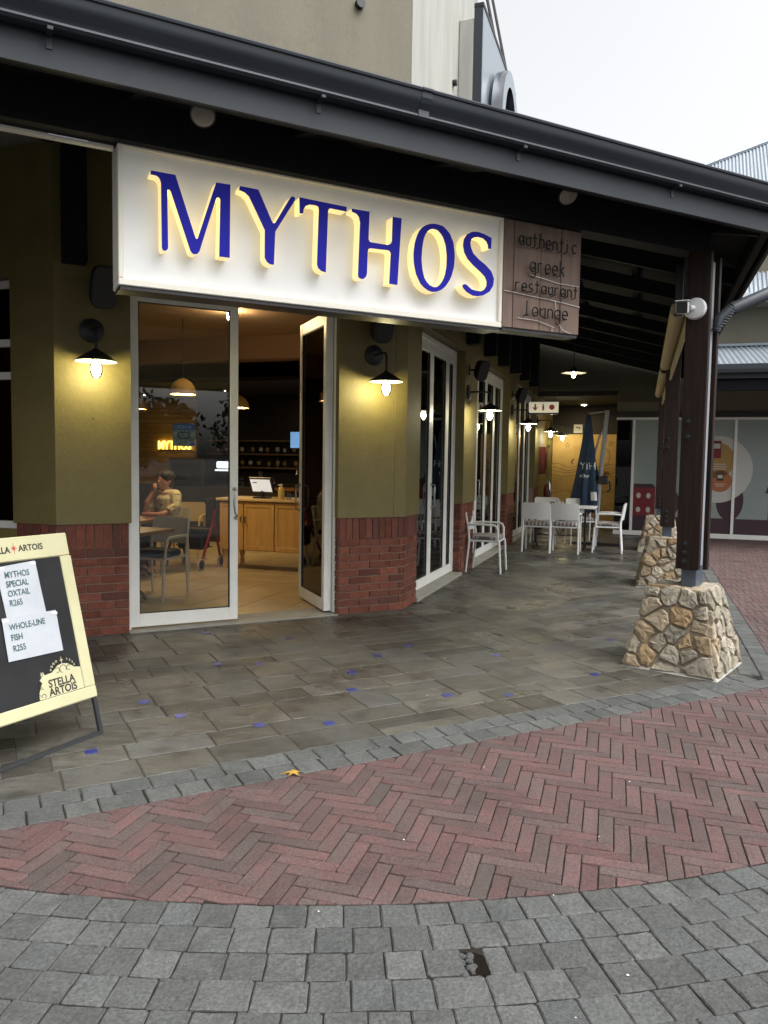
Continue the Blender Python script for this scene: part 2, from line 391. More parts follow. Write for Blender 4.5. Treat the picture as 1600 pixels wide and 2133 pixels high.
def clip(poly, nx, ny, d):
    """keep nx*x+ny*y >= d"""
    o = []
    for i in range(len(poly)):
        p, q = poly[i], poly[(i + 1) % len(poly)]; a, b = nx * p[0] + ny * p[1] - d, nx * q[0] + ny * q[1] - d
        if a >= 0: o.append(p)
        if a * b < 0:
            t = a / (a - b); o.append((p[0] + t * (q[0] - p[0]), p[1] + t * (q[1] - p[1])))
    return o
def parea(p): return abs(sum(p[i - 1][0] * p[i][1] - p[i][0] * p[i - 1][1] for i in range(len(p)))) / 2
def cent(p): return (sum(q[0] for q in p) / len(p), sum(q[1] for q in p) / len(p))
def inset(poly, d):
    """move every edge of a convex polygon inwards by d"""
    c = cent(poly); out = poly
    n = len(poly); res = list(poly)
    for i in range(n):
        p, q = poly[i], poly[(i + 1) % n]; ex, ey = q[0] - p[0], q[1] - p[1]; l = math.hypot(ex, ey)
        if l < 1e-6: continue
        nx, ny = -ey / l, ex / l
        if nx * (c[0] - p[0]) + ny * (c[1] - p[1]) < 0: nx, ny = -nx, -ny
        res = clip(res, nx, ny, nx * p[0] + ny * p[1] + d)
        if len(res) < 3: return []
    return res
def piece_verts(poly, zt, depth, bev, tilt=(0, 0), rough=0.0):
    """prism with chamfered top from a convex polygon, in its own centred coordinates"""
    c = cent(poly); a = [(p[0] - c[0], p[1] - c[1]) for p in poly]; n = len(a)
    t = []
    for p in a:
        l = math.hypot(*p) or 1; k = max(.3, 1 - bev * 1.4 / l); t.append((p[0] * k, p[1] * k))
    def z(p): return zt + tilt[0] * p[0] + tilt[1] * p[1] + random.uniform(-rough, rough)
    vs = [(p[0], p[1], zt - depth) for p in a] + [(p[0], p[1], z(p) - bev) for p in a] + [(p[0], p[1], z(p)) for p in t]
    fs = []
    for i in range(n):
        j = (i + 1) % n; fs.append((i, j, n + j, n + i)); fs.append((n + i, n + j, 2 * n + j, 2 * n + i))
    fs.append(tuple(range(2 * n, 3 * n)))
    return c, vs, fs
def chipped(poly, amp):
    """uneven edges and knocked-off corners for one paving piece"""
    out_ = []; n = len(poly); c = cent(poly)
    for i in range(n):
        p0, p, q = Vector(poly[i - 1]), Vector(poly[i]), Vector(poly[(i + 1) % n]); k = random.choice([.5, .8, 1, 1.4, 2.2]) * amp
        l1, l2 = (p0 - p).length, (q - p).length
        if min(l1, l2) < .03: out_.append(tuple(p)); continue
        out_.append(tuple(p + (p0 - p) / l1 * k)); out_.append(tuple(p + (q - p) / l2 * k))
        m_ = 3 if l2 > .15 else 2
        for j in range(1, m_ + 1):
            b = p.lerp(q, j / (m_ + 1)); d = (Vector(c) - b).normalized(); out_.append(tuple(b + d * random.uniform(-.25, 1.0) * amp * .55))
    return out_
def lay(polys, parent, name, mat, far_mat, bev, zt, jz, tilt, depth=.05, limit=300, rough=.0006, chip=.0):
    """paving: the largest 300 in view become pieces of their own, the rest one joined part"""
    polys = [p for p in polys if len(p) >= 3 and parea(p) > 4e-4]
    polys.sort(key=lambda p: -view_size((*cent(p), 0)) * math.sqrt(parea(p)) ** .3)
    far = MB(); rnd = []
    for i, p in enumerate(polys):
        zz = zt + random.uniform(-jz, jz); tl = (random.gauss(0, tilt), random.gauss(0, tilt))
        c, vs, fs = piece_verts(chipped(p, chip) if chip and i < limit else p, zz, depth, bev, tl, rough)
        if i < limit:
            mb = MB(); mb.add(vs, fs); mb.build(name, mat, parent, loc=(c[0], c[1], 0))
        else:
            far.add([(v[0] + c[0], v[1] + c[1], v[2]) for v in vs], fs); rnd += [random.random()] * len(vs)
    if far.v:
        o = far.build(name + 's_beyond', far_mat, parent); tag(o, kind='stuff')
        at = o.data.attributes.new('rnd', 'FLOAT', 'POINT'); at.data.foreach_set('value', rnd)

# ================================================================== GROUND
g_ = MB().add([(-300, -300, -.05), (300, -300, -.05), (300, 300, -.05), (-300, 300, -.05)], [(0, 1, 2, 3)])
shell('ground', g_, 'asphalt')
# half planes of the covered walkway: A y > -3.17 and B y > -3.06 ; border setts out to -3.42 / -3.31
def hpA(y): n = (-math.sin(RA), math.cos(RA)); return n[0], n[1], n[0] * KX + n[1] * KY + y
def hpB(y): n = (-math.sin(RB), math.cos(RB)); return n[0], n[1], n[0] * KX + n[1] * KY + y
def neg(h): return -h[0], -h[1], -h[2]
CX, CY, CR = -.381, 8.006, 5.465          # the curved sett band

# --- red brick paving, herringbone
paving = tag(MB().add([(-8, 1, -.0055), (14, 1, -.0055), (14, 18, -.0055), (-8, 18, -.0055)], [(0, 1, 2, 3)]).build('brick_paving', 'joint_sand'), kind='structure')
BW, BL = .0635, .246; HD = R(90 - 16.5)
ex, ey = Vector((math.cos(HD - R(90)), math.sin(HD - R(90)))), Vector((math.cos(HD), math.sin(HD)))
polys = []
org = Vector((0.30, 3.0))
def inside_band(c): return c[1] < 4.6 and math.hypot(c[0] - CX, c[1] - CY) > CR + .02
for j in range(-22, 60):
    for k in range(-130, 130):
        for t in (0, 1):
            x0, y0 = k * BW + j * BL, -k * BW + j * BL
            x1, y1 = (x0 + BL, y0 + BW) if t == 0 else (x0 + BW, y0)
            if t == 1: y0 = y1 - BL
            gp = .0020
            cx_, cy_ = (x0 + x1) / 2, (y0 + y1) / 2
            wc = org + ex * cx_ + ey * cy_
            if not (-2.6 < wc.x < 11 and 2.2 < wc.y < 17): continue
            if wc.y > 5.6 and wc.x < 2.4: continue
            a, b = toA(wc), toB(wc)
            if a[1] > -3.1 and b[1] > -2.98: continue
            if b[0] > 9.9: continue
            if view_size((wc.x, wc.y, 0)) == 0 and wc.y < 9: continue
            jx = random.uniform(-.0014, .0014)
            q = [(x0 + gp, y0 + gp + jx), (x1 - gp, y0 + gp - jx), (x1 - gp, y1 - gp - jx), (x0 + gp, y1 - gp + jx)]
            q = [tuple(org + ex * u + ey * v) for u, v in q]
            if a[1] + 3.42 > -.25 or b[1] + 3.31 > -.25:
                # beyond the border on the side that is nearer to its edge
                if (a[1] + 3.42) < (b[1] + 3.31): q = clip(q, *neg(hpA(-3.408)))
                else: q = clip(q, *neg(hpB(-3.298)))
            if len(q) < 3: continue
            c = cent(q)
            if c[1] < 4.6:
                dx, dy = c[0] - CX, c[1] - CY; l = math.hypot(dx, dy)
                if l > CR + .3: continue
                if l > CR - .3:
                    nx, ny = -dx / l, -dy / l; q = clip(q, nx, ny, nx * (CX - nx * (CR - .004)) + ny * (CY - ny * (CR - .004)))
            if len(q) >= 3: polys.append(q)
lay(polys, paving, 'brick', 'paver', 'paver_far', .0028, 0, .0014, .003, chip=.003)

# --- curved band of square setts towards the viewer
bv = [(CX + (CR + r_) * math.cos(R(a_)), CY + (CR + r_) * math.sin(R(a_)), -.0062) for a_ in range(-132, -46, 2) for r_ in (0, 1.3)]
band = tag(MB().add(bv, [(i, i + 1, i + 3, i + 2) for i in range(0, len(bv) - 2, 2)]).build('sett_band', 'joint_sand'), kind='structure')
polys = []
for k in range(0, 9):
    r0, r1 = CR + k * .1285 + (.0 if k else .003), CR + (k + 1) * .1285 - .0028
    a = R(-128) + random.random() * .02
    while a < R(-50):
        l = random.choice([.116, .119, .122, .12, .118, .124, .12, .119, .121, .145]) if k < 3 else random.choice([.116, .119, .123, .12, .118, .12, .125, .16])
        da = l / r0; g2 = .0016 / r0; j = lambda: random.uniform(-.0022, .0022)
        q = [(CX + (r + j()) * math.cos(t), CY + (r + j()) * math.sin(t)) for r, t in ((r0, a + g2), (r1, a + g2), (r1, a + da - g2), (r0, a + da - g2))]
        c = cent(q); a += da
        # one sett is missing and the hole is filled with rubble
        if math.hypot(c[0] - .305, c[1] - 2.235) < .062:
            mid = [((q[0][i] * .52 + q[3][i] * .48), (q[1][i] * .52 + q[2][i] * .48)) for i in (0, 1)]; q = [(mid[0][0], mid[1][0]), (mid[0][1], mid[1][1]), q[2], q[3]]; q = [q[0], q[1], q[2], q[3]]
        if view_size((c[0], c[1], 0)) and c[1] < 4: polys.append(q)
lay(polys, band, 'sett', 'sett', 'sett', .0035, .0, .0018, .005, rough=.0012, chip=.004)
tag(MB().lathe([(.075, -.0055), (.0, -.0045)], (.285, 2.235, 0), 14, cap=False).build('hole_dark_disc', 'hole_dark', band), kind='stuff')  # dark disc that darkens the hole of the missing sett
mb = MB()
for i in range(26):
    x, y = .275 + random.uniform(-.02, .02), 2.235 + random.uniform(-.055, .055); r = random.uniform(.004, .016)
    mb.ball((x, y, -.008 + r * .3), (r, r * .8, r * .6), 6, 4)
tag(mb.build('rubble', 'sett', band), kind='stuff')

# --- two rows of border setts along the walkway
border = tag(MB().build('border_setts', 'joint_sand') if False else MB().add([tuple(WA(-7, -3.44, -.0045)), tuple(WA(1.6, -3.44, -.0045)), tuple(WA(1.6, -3.1, -.0045)), tuple(WA(-7, -3.1, -.0045))], [(0, 1, 2, 3)]).build('border_setts', 'joint_sand'), kind='structure')
border.data.name = 'border_setts'
MB().add([tuple(WB(-2.2, -3.33, -.004)), tuple(WB(10, -3.33, -.004)), tuple(WB(10, -3.0, -.004)), tuple(WB(-2.2, -3.0, -.004))], [(0, 1, 2, 3)]).build('bedding', 'joint_sand', border)
polys = []
for fr_, rows, hp_in, x0, x1, hp_other in ((WA, ((-3.405, -3.262), (-3.259, -3.117)), None, -5, 3, 'B'), (WB, ((-3.295, -3.152), (-3.149, -3.007)), None, -3, 9.8, 'A')):
    for ya, yb in rows:
        x = x0 + random.random() * .1
        while x < x1:
            l = random.choice([.135, .15, .2, .145, .17, .14]); j = lambda: random.uniform(-.0025, .0025)
            q = [tuple(fr_(x + .003 + j(), ya + .002 + j()))[:2], tuple(fr_(x + l - .003 + j(), ya + .002 + j()))[:2], tuple(fr_(x + l - .003 + j(), yb - .002 + j()))[:2], tuple(fr_(x + .003 + j(), yb - .002 + j()))[:2]]
            x += l
            # mitre the two runs at the corner
            off = ya + 3.405 if hp_other == 'B' else ya + 3.295
            q = clip(q, *(hpB(-3.295 + off + .002) if hp_other == 'B' else hpA(-3.405 + off + .002)))
            if len(q) >= 3:
                a_, b_ = toA(cent(q)), toB(cent(q))
                d1, d2 = a_[1] + 3.405, b_[1] + 3.295
                if (hp_other == 'B' and d1 <= d2 + .004) or (hp_other == 'A' and d2 < d1 + .004): polys.append(q)
lay(polys, border, 'sett', 'sett', 'sett', .0035, .001, .0016, .005, rough=.001, chip=.004)

# --- stone slabs of the covered walkway
walk = tag(MB().prism([tuple(WA(-7, -3.18))[:2], tuple(WA(1.17, -3.18))[:2], tuple(WB(14, -3.0))[:2], tuple(WB(14, .3))[:2], tuple(WA(0, .3))[:2], tuple(WA(-7, .3))[:2]], -.04, -.0035).build('stone_walkway', 'slab_joint'), kind='structure')
TILES = [(-3.304, -2.68), (-2.767, -2.312), (-2.395, -2.658), (-2.021, -2.805), (-2.91, -1.959), (-2.075, -.238), (-2.264, -1.274), (-1.981, -1.401), (-1.446, -1.883),
         (-1.627, -2.27), (-1.114, -2.642), (-.746, -2.799), (.132, -2.664), (-1.074, -1.545), (-.207, -1.915), (-.69, -1.359), (1.015, -1.887), (-1.503, -.724)]
polys = []; y = -3.166; row = 0
ROWH = [.30, .215, .36, .22, .30, .36, .215]
while y < 12.5:
    hgt = ROWH[row % len(ROWH)]; x = -6 + random.random() * .3
    while x < 10:
        l = random.choice([.36, .44, .44, .50, .24, .58])
        subs = [(x, x + l, y, y + hgt)]
        if l > .4 and random.random() < .18: subs = [(x, x + l, y, y + hgt / 2), (x, x + l, y + hgt / 2, y + hgt)]
        elif l > .4 and random.random() < .2: subs = [(x, x + l * .5, y, y + hgt), (x + l * .5, x + l, y, y + hgt)]
        for u0, u1, v0, v1 in subs:
            j = lambda: random.uniform(-.003, .003); gp = .004
            q = [tuple(WA(u0 + gp + j(), v0 + gp + j()))[:2], tuple(WA(u1 - gp + j(), v0 + gp + j()))[:2], tuple(WA(u1 - gp + j(), v1 - gp + j()))[:2], tuple(WA(u0 + gp + j(), v1 - gp + j()))[:2]]
            c = cent(q); a, b = toA(c), toB(c)
            if a[1] > .12 and b[1] > .14: continue
            if b[0] > 13.2 or b[1] < -3.4 or a[1] < -3.5: continue
            q = clip(q, *hpB(-3.004)); q = clip(q, *hpA(-3.114)) if q else q
            if len(q) >= 3 and parea(q) > .001: polys.append(q)
        x += l
    y += hgt; row += 1
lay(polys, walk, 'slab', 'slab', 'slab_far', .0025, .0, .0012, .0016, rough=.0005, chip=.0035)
for x, yy in TILES:
    p = WA(x, yy); MB().cbox(-.030, .030, -.030, .030, -.02, .0026, .0006).build('blue_tile', 'blue_tile', walk, loc=(p.x, p.y, 0), rz=RA)
# litter and a fallen leaf
lf = thing('fallen_leaf', 'small yellow star-shaped fallen leaf on the grey border setts', 'leaf', (-.42, 3.63, .004), .5)
mb = MB(); vs = [(0, 0, .014)]; fs = []
for i in range(10):
    a = i * math.pi / 5; r = (.045 if i % 2 == 0 else .016); vs.append((r * math.cos(a), r * math.sin(a), .004 if i % 2 == 0 else .012))
vs += [(v[0], v[1], v[2] - .0015) for v in vs]
for i in range(10):
    j = (i + 1) % 10; fs.append((0, 1 + i, 1 + j)); fs.append((11, 12 + j, 12 + i)); fs.append((1 + i, 1 + j, 12 + j, 12 + i))
mb.add(vs, fs).build('blade', 'leaf_yellow', lf)
MB().tube([(-.01, 0, .012), (-.04, .006, .008), (-.06, .015, .005)], .0016, 5).build('stalk', 'leaf_yellow', lf)
fl = MB()
for px in [(.52, 3.75), (.14, 5.4), (-.9, 3.95), (.9, 3.05), (-.2, 2.5), (.75, 2.2), (1.2, 3.6), (.3, 4.9), (.9, 6.4), (1.6, 8.2), (1.4, 7.1), (-.6, 4.8), (.55, 2.02), (.62, 2.62), (2.6, 6.4), (1.3, 2.4), (-1.2, 4.6), (2.2, 4.9), (.1, 3.0), (-.3, 6.5)]:
    r = random.uniform(.002, .005); fl.ball((px[0], px[1], .004), (r, r * .7, r * .4), 6, 4)
tag(fl.build('litter', 'litter_white'), 'scattered white specks of litter on the paving', 'litter', kind='stuff')

# ================================================================== RESTAURANT BUILDING
bld = thing('restaurant_building', 'olive and red brick restaurant with white framed glass doors under a veranda', 'building', WA(0, 0), RA)
c44, s44 = math.cos(R(44)), math.sin(R(44))
DADO = .955
lp = [(-3.245, 0), (-2.68, 0), (-2.68, .28), (-3.15, .28), (-3.36, .48), (-3.245 - .4 * c44, .4 * s44)]
rp_ = [(-.72, 0), (0, 0), (.47 * c44, .47 * s44), (.47 * c44 - .25 * s44, .47 * s44 + .25 * c44), (-.1, .28), (-.72, .28)]
def shrink(p, d):
    o = []; n = len(p)
    for i in range(n):
        a, b, c = Vector(p[i - 1]), Vector(p[i]), Vector(p[(i + 1) % n]); e1, e2 = (b - a).normalized(), (c - b).normalized()
        n1, n2 = Vector((-e1.y, e1.x)), Vector((-e2.y, e2.x)); m = (n1 + n2); m = m / max(.3, m.dot(n1)); o.append(tuple(b + m * d))
    return o
MB().prism(shrink(lp, -.02), DADO, 2.969).build('pillar', 'olive', bld)
MB().prism(shrink(rp_, -.02), DADO, 2.969).build('pillar', 'olive', bld)
CB = [2.62, 6.19, 9.76]
for x in CB: MB(TB).box(x - .018, x + .788, -.02, .26, DADO, 2.969).build('pillar', 'olive', bld)
MB(TB).box(13.0, 13.3, 0, .26, DADO, 2.97).build('pillar', 'olive', bld)
# upper wall over all facets (the door heads butt against it from below)
def facets(xe, z0, z1, name, mat):
    up = [tuple((TC @ Vector((-7, 0, 0)))[:2]), (-3.245, 0), (0, 0), tuple((TB @ Vector((xe, 0, 0)))[:2]), tuple((TB @ Vector((xe, .24, 0)))[:2]), (-.1, .24), (-3.14, .24), tuple((TC @ Vector((-7, .24, 0)))[:2])]
    MB().prism(up, z0, z1).build(name, mat, bld); return up
up = facets(13.3, 2.97, 4.25, 'upper_wall', 'cream'); facets(2.9, 4.25, 8.6, 'gable_wall', 'cream')
MB(TB).box(0.004, 2.9, -.004, -.0005, 4.25, 8.6).build('pale_side_face', 'cream_grey', bld)  # thin sheet over the side face, paler than the front face
MB(TB).box(2.66, 2.9, .24, 5.0, 4.25, 8.6).build('gable_return', 'cream', bld)
MB().prism([up[0], up[1], up[2], up[3], tuple((TB @ Vector((13.3, -.02, 0)))[:2]), (.0081, -.02), (-3.2531, -.02), tuple((TC @ Vector((-7, -.02, 0)))[:2])], 2.969, 4.0).build('olive_band', 'olive', bld)
MB(TC).box(-7, -2.6, 0, .24, 0, 2.97).build('wall', 'olive', bld)
# raised block and downpipe holes on the gable
MB(TB).cbox(1.9, 2.9, -.19, -.005, 4.2, 6.79, .012).build('gable_block', 'cream_grey', bld)
for x, z in ((-.572, 5.777),): MB(Matrix.Translation((x, -.02, z))).lathe([(.045, -.03), (.045, .02), (.028, .021), (.02, .0)], n=14, axis='y').build('wall_vent', 'steel_dark', bld)
MB(TB @ Matrix.Translation((1.66, -.02, 5.95))).lathe([(.035, -.03), (.035, .02), (.02, .021)], n=12, axis='y').build('wall_vent', 'steel_dark', bld)

MB().tube([(-.125, -.0205, .96), (-.123, -.0212, 1.8), (-.126, -.0205, 2.95)], .0035, 6).build('movement_joint', 'olive', bld)  # movement joint line, modelled as a thin raised tube
MB().ball((-2.96, -.021, 1.83), (.008, .004, .006), 8, 6).build('nail', 'steel_dark', bld)
# --- brick dados: mortar core, soldier course on top, stretchers below
BR = {}
def brick_mesh(l, h, v):
    k = (round(l, 3), round(h, 3), v)
    if k not in BR:
        mb = MB().cbox(-l / 2, l / 2, -.012, .05, -h / 2, h / 2, .0035)
        mb.v = [(a + random.uniform(-.0012, .0012), b + (random.uniform(-.0015, .0015) if b < 0 else 0), c + random.uniform(-.001, .001)) for a, b, c in mb.v]
        BR[k] = mb.mesh('brick', 'wall_brick')
    return BR[k]
def dado_face(parent, M, length, top=DADO, first=0):
    """bricks over one vertical face; M maps (x along face, y into wall, z)"""
    q = M.to_quaternion()
    def put(x, z, l, h):
        o = link('brick', brick_mesh(l, h, random.randint(0, 2)), parent); o.matrix_local = M @ Matrix.Translation((x, -.0 + random.uniform(-.002, .001), z))
    sold = .214; n = max(1, round(length / .0745)); wS = length / n
    for i in range(n): put((i + .5) * wS, top - sold / 2 - .002, wS - .009, sold - .006)
    z = top - sold; c = first
    ch = (z - .002) / 10
    for r in range(10):
        x = 0; zc = z - (r + .5) * ch
        l = .222 if (r + c) % 2 == 0 else .111
        while x < length - .012:
            e = min(x + l, length)
            if length - e < .04: e = length
            put((x + e) / 2, zc, e - x - .009, ch - .010); x = e; l = .222
    return parent
def dado(poly, faces, M=Matrix.Identity(4)):
    core = MB(M).prism(poly, 0, DADO).build('brick_dado', 'wall_mortar', bld)
    for i, c in faces:
        a, b = Vector((*poly[i], 0)), Vector((*poly[(i + 1) % len(poly)], 0)); d = (b - a); ang_ = math.atan2(d.y, d.x)
        dado_face(core, M @ Matrix.Translation(a) @ Matrix.Rotation(ang_, 4, 'Z'), d.length, first=c)
dado(lp, [(0, 0), (5, 1)])
dado(rp_, [(0, 0), (1, 1), (5, 1)])
for x in CB: dado([(x, 0), (x + .77, 0), (x + .77, .26), (x, .26)], [(0, 0), (3, 1)] if x < 9 else [(0, 0)], TB)

# --- aluminium glazed doors
def leaf(name, M, w_, h_, st=.075, br=.115, tr_=.115, t=.042, handle=None, glass='glass', hinges=()):
    d = MB(M).cbox(0, st, 0, t, 0, h_, .003).cbox(w_ - st, w_, 0, t, 0, h_, .003).build(name, 'white_alu', bld, smooth=30)
    MB(M).cbox(st, w_ - st, .001, t - .001, 0, br, .003).build('bottom_rail', 'white_alu', d)
    MB(M).cbox(st, w_ - st, .001, t - .001, h_ - tr_, h_, .003).build('top_rail', 'white_alu', d)
    gk = MB(M); 
    for b in ((st, st + .008, br, h_ - tr_), (w_ - st - .008, w_ - st, br, h_ - tr_)): gk.box(b[0], b[1], .008, t - .008, b[2], b[3])
    gk.box(st, w_ - st, .008, t - .008, br, br + .008).box(st, w_ - st, .008, t - .008, h_ - tr_ - .008, h_ - tr_)
    gk.build('gasket', 'black', d)
    MB(M).box(st + .004, w_ - st - .004, t / 2 - .003, t / 2 + .003, br + .004, h_ - tr_ - .004).build('pane', glass, d)
    if handle:
        hx, z0, z1, side = handle; s_ = -1 if side < 0 else 1
        y0 = 0 if side < 0 else t
        pts = [(hx, y0, z1), (hx + .004, y0 + s_ * .045, z1 - .004), (hx - .012, y0 + s_ * .052, z1 - .05), (hx - .018, y0 + s_ * .05, (z0 + z1) / 2), (hx - .008, y0 + s_ * .05, z0 + .06), (hx + .014, y0 + s_ * .046, z0 + .02), (hx + .012, y0, z0)]
        MB(M).tube(pts, .0085, 8).lathe([(.019, 0), (.019, s_ * .008)], (hx, y0, z1), 12, axis='y').lathe([(.019, 0), (.019, s_ * .008)], (hx + .012, y0, z0), 12, axis='y').build('handle', 'brushed', d, smooth=50)
    for hz, hx in hinges:
        MB(M).cbox(hx - .014, hx + .014, -.012, .003, hz - .06, hz + .06, .003).tube([(hx, -.014, hz - .06), (hx, -.014, hz + .06)], .008, 8).build('hinge', 'brushed', d, smooth=40)
    return d
T_ = Matrix.Translation
leaf('glass_door', T_((-2.655, .08, .03)), .955, 2.93, handle=(.955 - .034, .94, 1.21, -1))
# door frame: jambs and head
MB().cbox(-2.68, -2.656, .055, .15, .015, 2.97, .003).cbox(-.742, -.72, .055, .15, .015, 2.97, .003).build('door_frame', 'white_alu', bld)
MB().cbox(-2.656, -.742, .06, .15, 2.945, 2.969, .002).build('door_head', 'white_alu', bld)
# second leaf, folded open into the room, and the edge of a third behind it
dirv = math.atan2(.88, .075)
leaf('glass_door', T_((-.785, .10, .03)) @ Matrix.Rotation(dirv, 4, 'Z'), .885, 2.91, handle=(.885 - .04, .94, 1.21, 1), hinges=((.28, .02), (1.45, .02), (2.68, .02)))
leaf('glass_door', T_((-.752, .10, .03)) @ Matrix.Rotation(dirv - R(1.5), 4, 'Z'), .885, 2.91, t=.034)
MB().box(-2.68, -.72, -.012, .36, -.03, .012).build('door_sill', 'sill', bld)
# doors of facet B
def bdoor(x0, x1, leaves, hz=None):
    M = TB
    MB(M).cbox(x0, x0 + .03, .10, .19, .04, 2.96, .003).cbox(x1 - .03, x1, .10, .19, .04, 2.96, .003).build('door_frame', 'white_alu', bld)
    MB(M).cbox(x0 + .03, x1 - .03, .10, .19, 2.90, 2.96, .003).build('door_head', 'white_alu', bld)
    MB(M).box(x0, x1, -.03, .25, -.03, .035).build('door_sill', 'sill', bld)
    n = len(leaves); w_ = (x1 - x0 - .06) / sum(leaves); x = x0 + .03
    for i, k in enumerate(leaves):
        leaf('glass_door', M @ T_((x + .002, .12, .04)), w_ * k - .004, 2.858, handle=(w_ * k * .5 if False else .04, .92, 1.2, -1) if i == hz else None); x += w_ * k
bdoor(.47, 2.62, (1.1, .9, .42), 1)
bdoor(3.39, 6.19, (1, 1, 1, 1), 1)
bdoor(6.96, 9.76, (1, 1, 1, 1))
MB(TB).box(10.53, 13.0, .1, .24, 0, 2.97).build('wall', 'olive', bld)
# left facet window
MB(TC).box(-2.6, -.4, 0, .24, 0, .9).build('wall', 'olive', bld)
wd = MB(TC).cbox(-2.6, -2.53, .05, .12, .9, 2.97).cbox(-.47, -.4, .05, .12, .9, 2.97).build('window', 'white_alu', bld)
for z in (.9, 2.15, 2.42, 2.90): MB(TC).cbox(-2.53, -.47, .055, .115, z, z + .06, .003).build('transom', 'white_alu', wd)
MB(TC).box(-2.53, -.47, .08, .086, .96, 2.9).build('pane', 'glass', wd)

# ================================================================== ROOM INSIDE (laid out along facet B)
def rb(*p): return tuple((TB @ Vector(p)))
room = [(-2.68, .36), (-.72, .36), (-.1, .30), tuple((TB @ Vector((9.2, .25, 0)))[:2]), tuple((TB @ Vector((9.2, 9.5, 0)))[:2]), tuple((TB @ Vector((-3.5, 9.5, 0)))[:2]), tuple((TC @ Vector((-2.5, .3, 0)))[:2]), (-3.14, .36)]
roomw = [tuple(WA(*p))[:2] for p in room]
fl_ = tag(MB().prism(roomw, -.03, .004).build('restaurant_floor', 'grout'), kind='structure')
polys = []
TS = .46
for i in range(-8, 20):
    for j in range(-2, 20):
        q = [tuple(WB(-.31 + i * TS + a * (TS - .010) + .005, .17 + j * TS + b * (TS - .010) + .005))[:2] for a, b in ((0, 0), (1, 0), (1, 1), (0, 1))]
        c = cent(q); a_, b_ = toA(c), toB(c)
        if a_[1] < .1 or b_[1] < .2 or b_[0] > 8 or b_[1] > 8.5: continue
        q = clip(q, *hpA(.362)); q = clip(q, *hpB(.28)) if len(q) > 2 else q
        if len(q) > 2: polys.append(q)
lay(polys, fl_, 'floor_tile', 'floor_tile', 'floor_tile', .002, .012, .0004, 0, depth=.02, rough=0)
shell('restaurant_ceiling', MB().prism(roomw, 3.24, 3.3), 'ceiling')
shell('bar_ceiling', MB(Matrix.Translation((KX, KY, 0)) @ Matrix.Rotation(RB, 4, 'Z')).box(3.9, 8.6, .3, 8.9, 2.78, 2.84), 'dark_wall')
WBm = Matrix.Translation((KX, KY, 0)) @ Matrix.Rotation(RB, 4, 'Z')
shell('ceiling_bulkhead', MB(WBm).box(2.4, 2.7, .3, 8.9, 2.92, 3.24), 'brown_wall')
shell('back_wall', MB(WBm).box(8.9, 9.1, .3, 9.4, 0, 3.24), 'dark_wall')
shell('side_wall', MB(WBm).box(-3.4, 9.1, 9.4, 9.6, 0, 3.24), 'brown_wall')
shell('end_wall', MB(WBm).box(-3.5, -3.4, 3, 9.4, 0, 3.24), 'brown_wall')
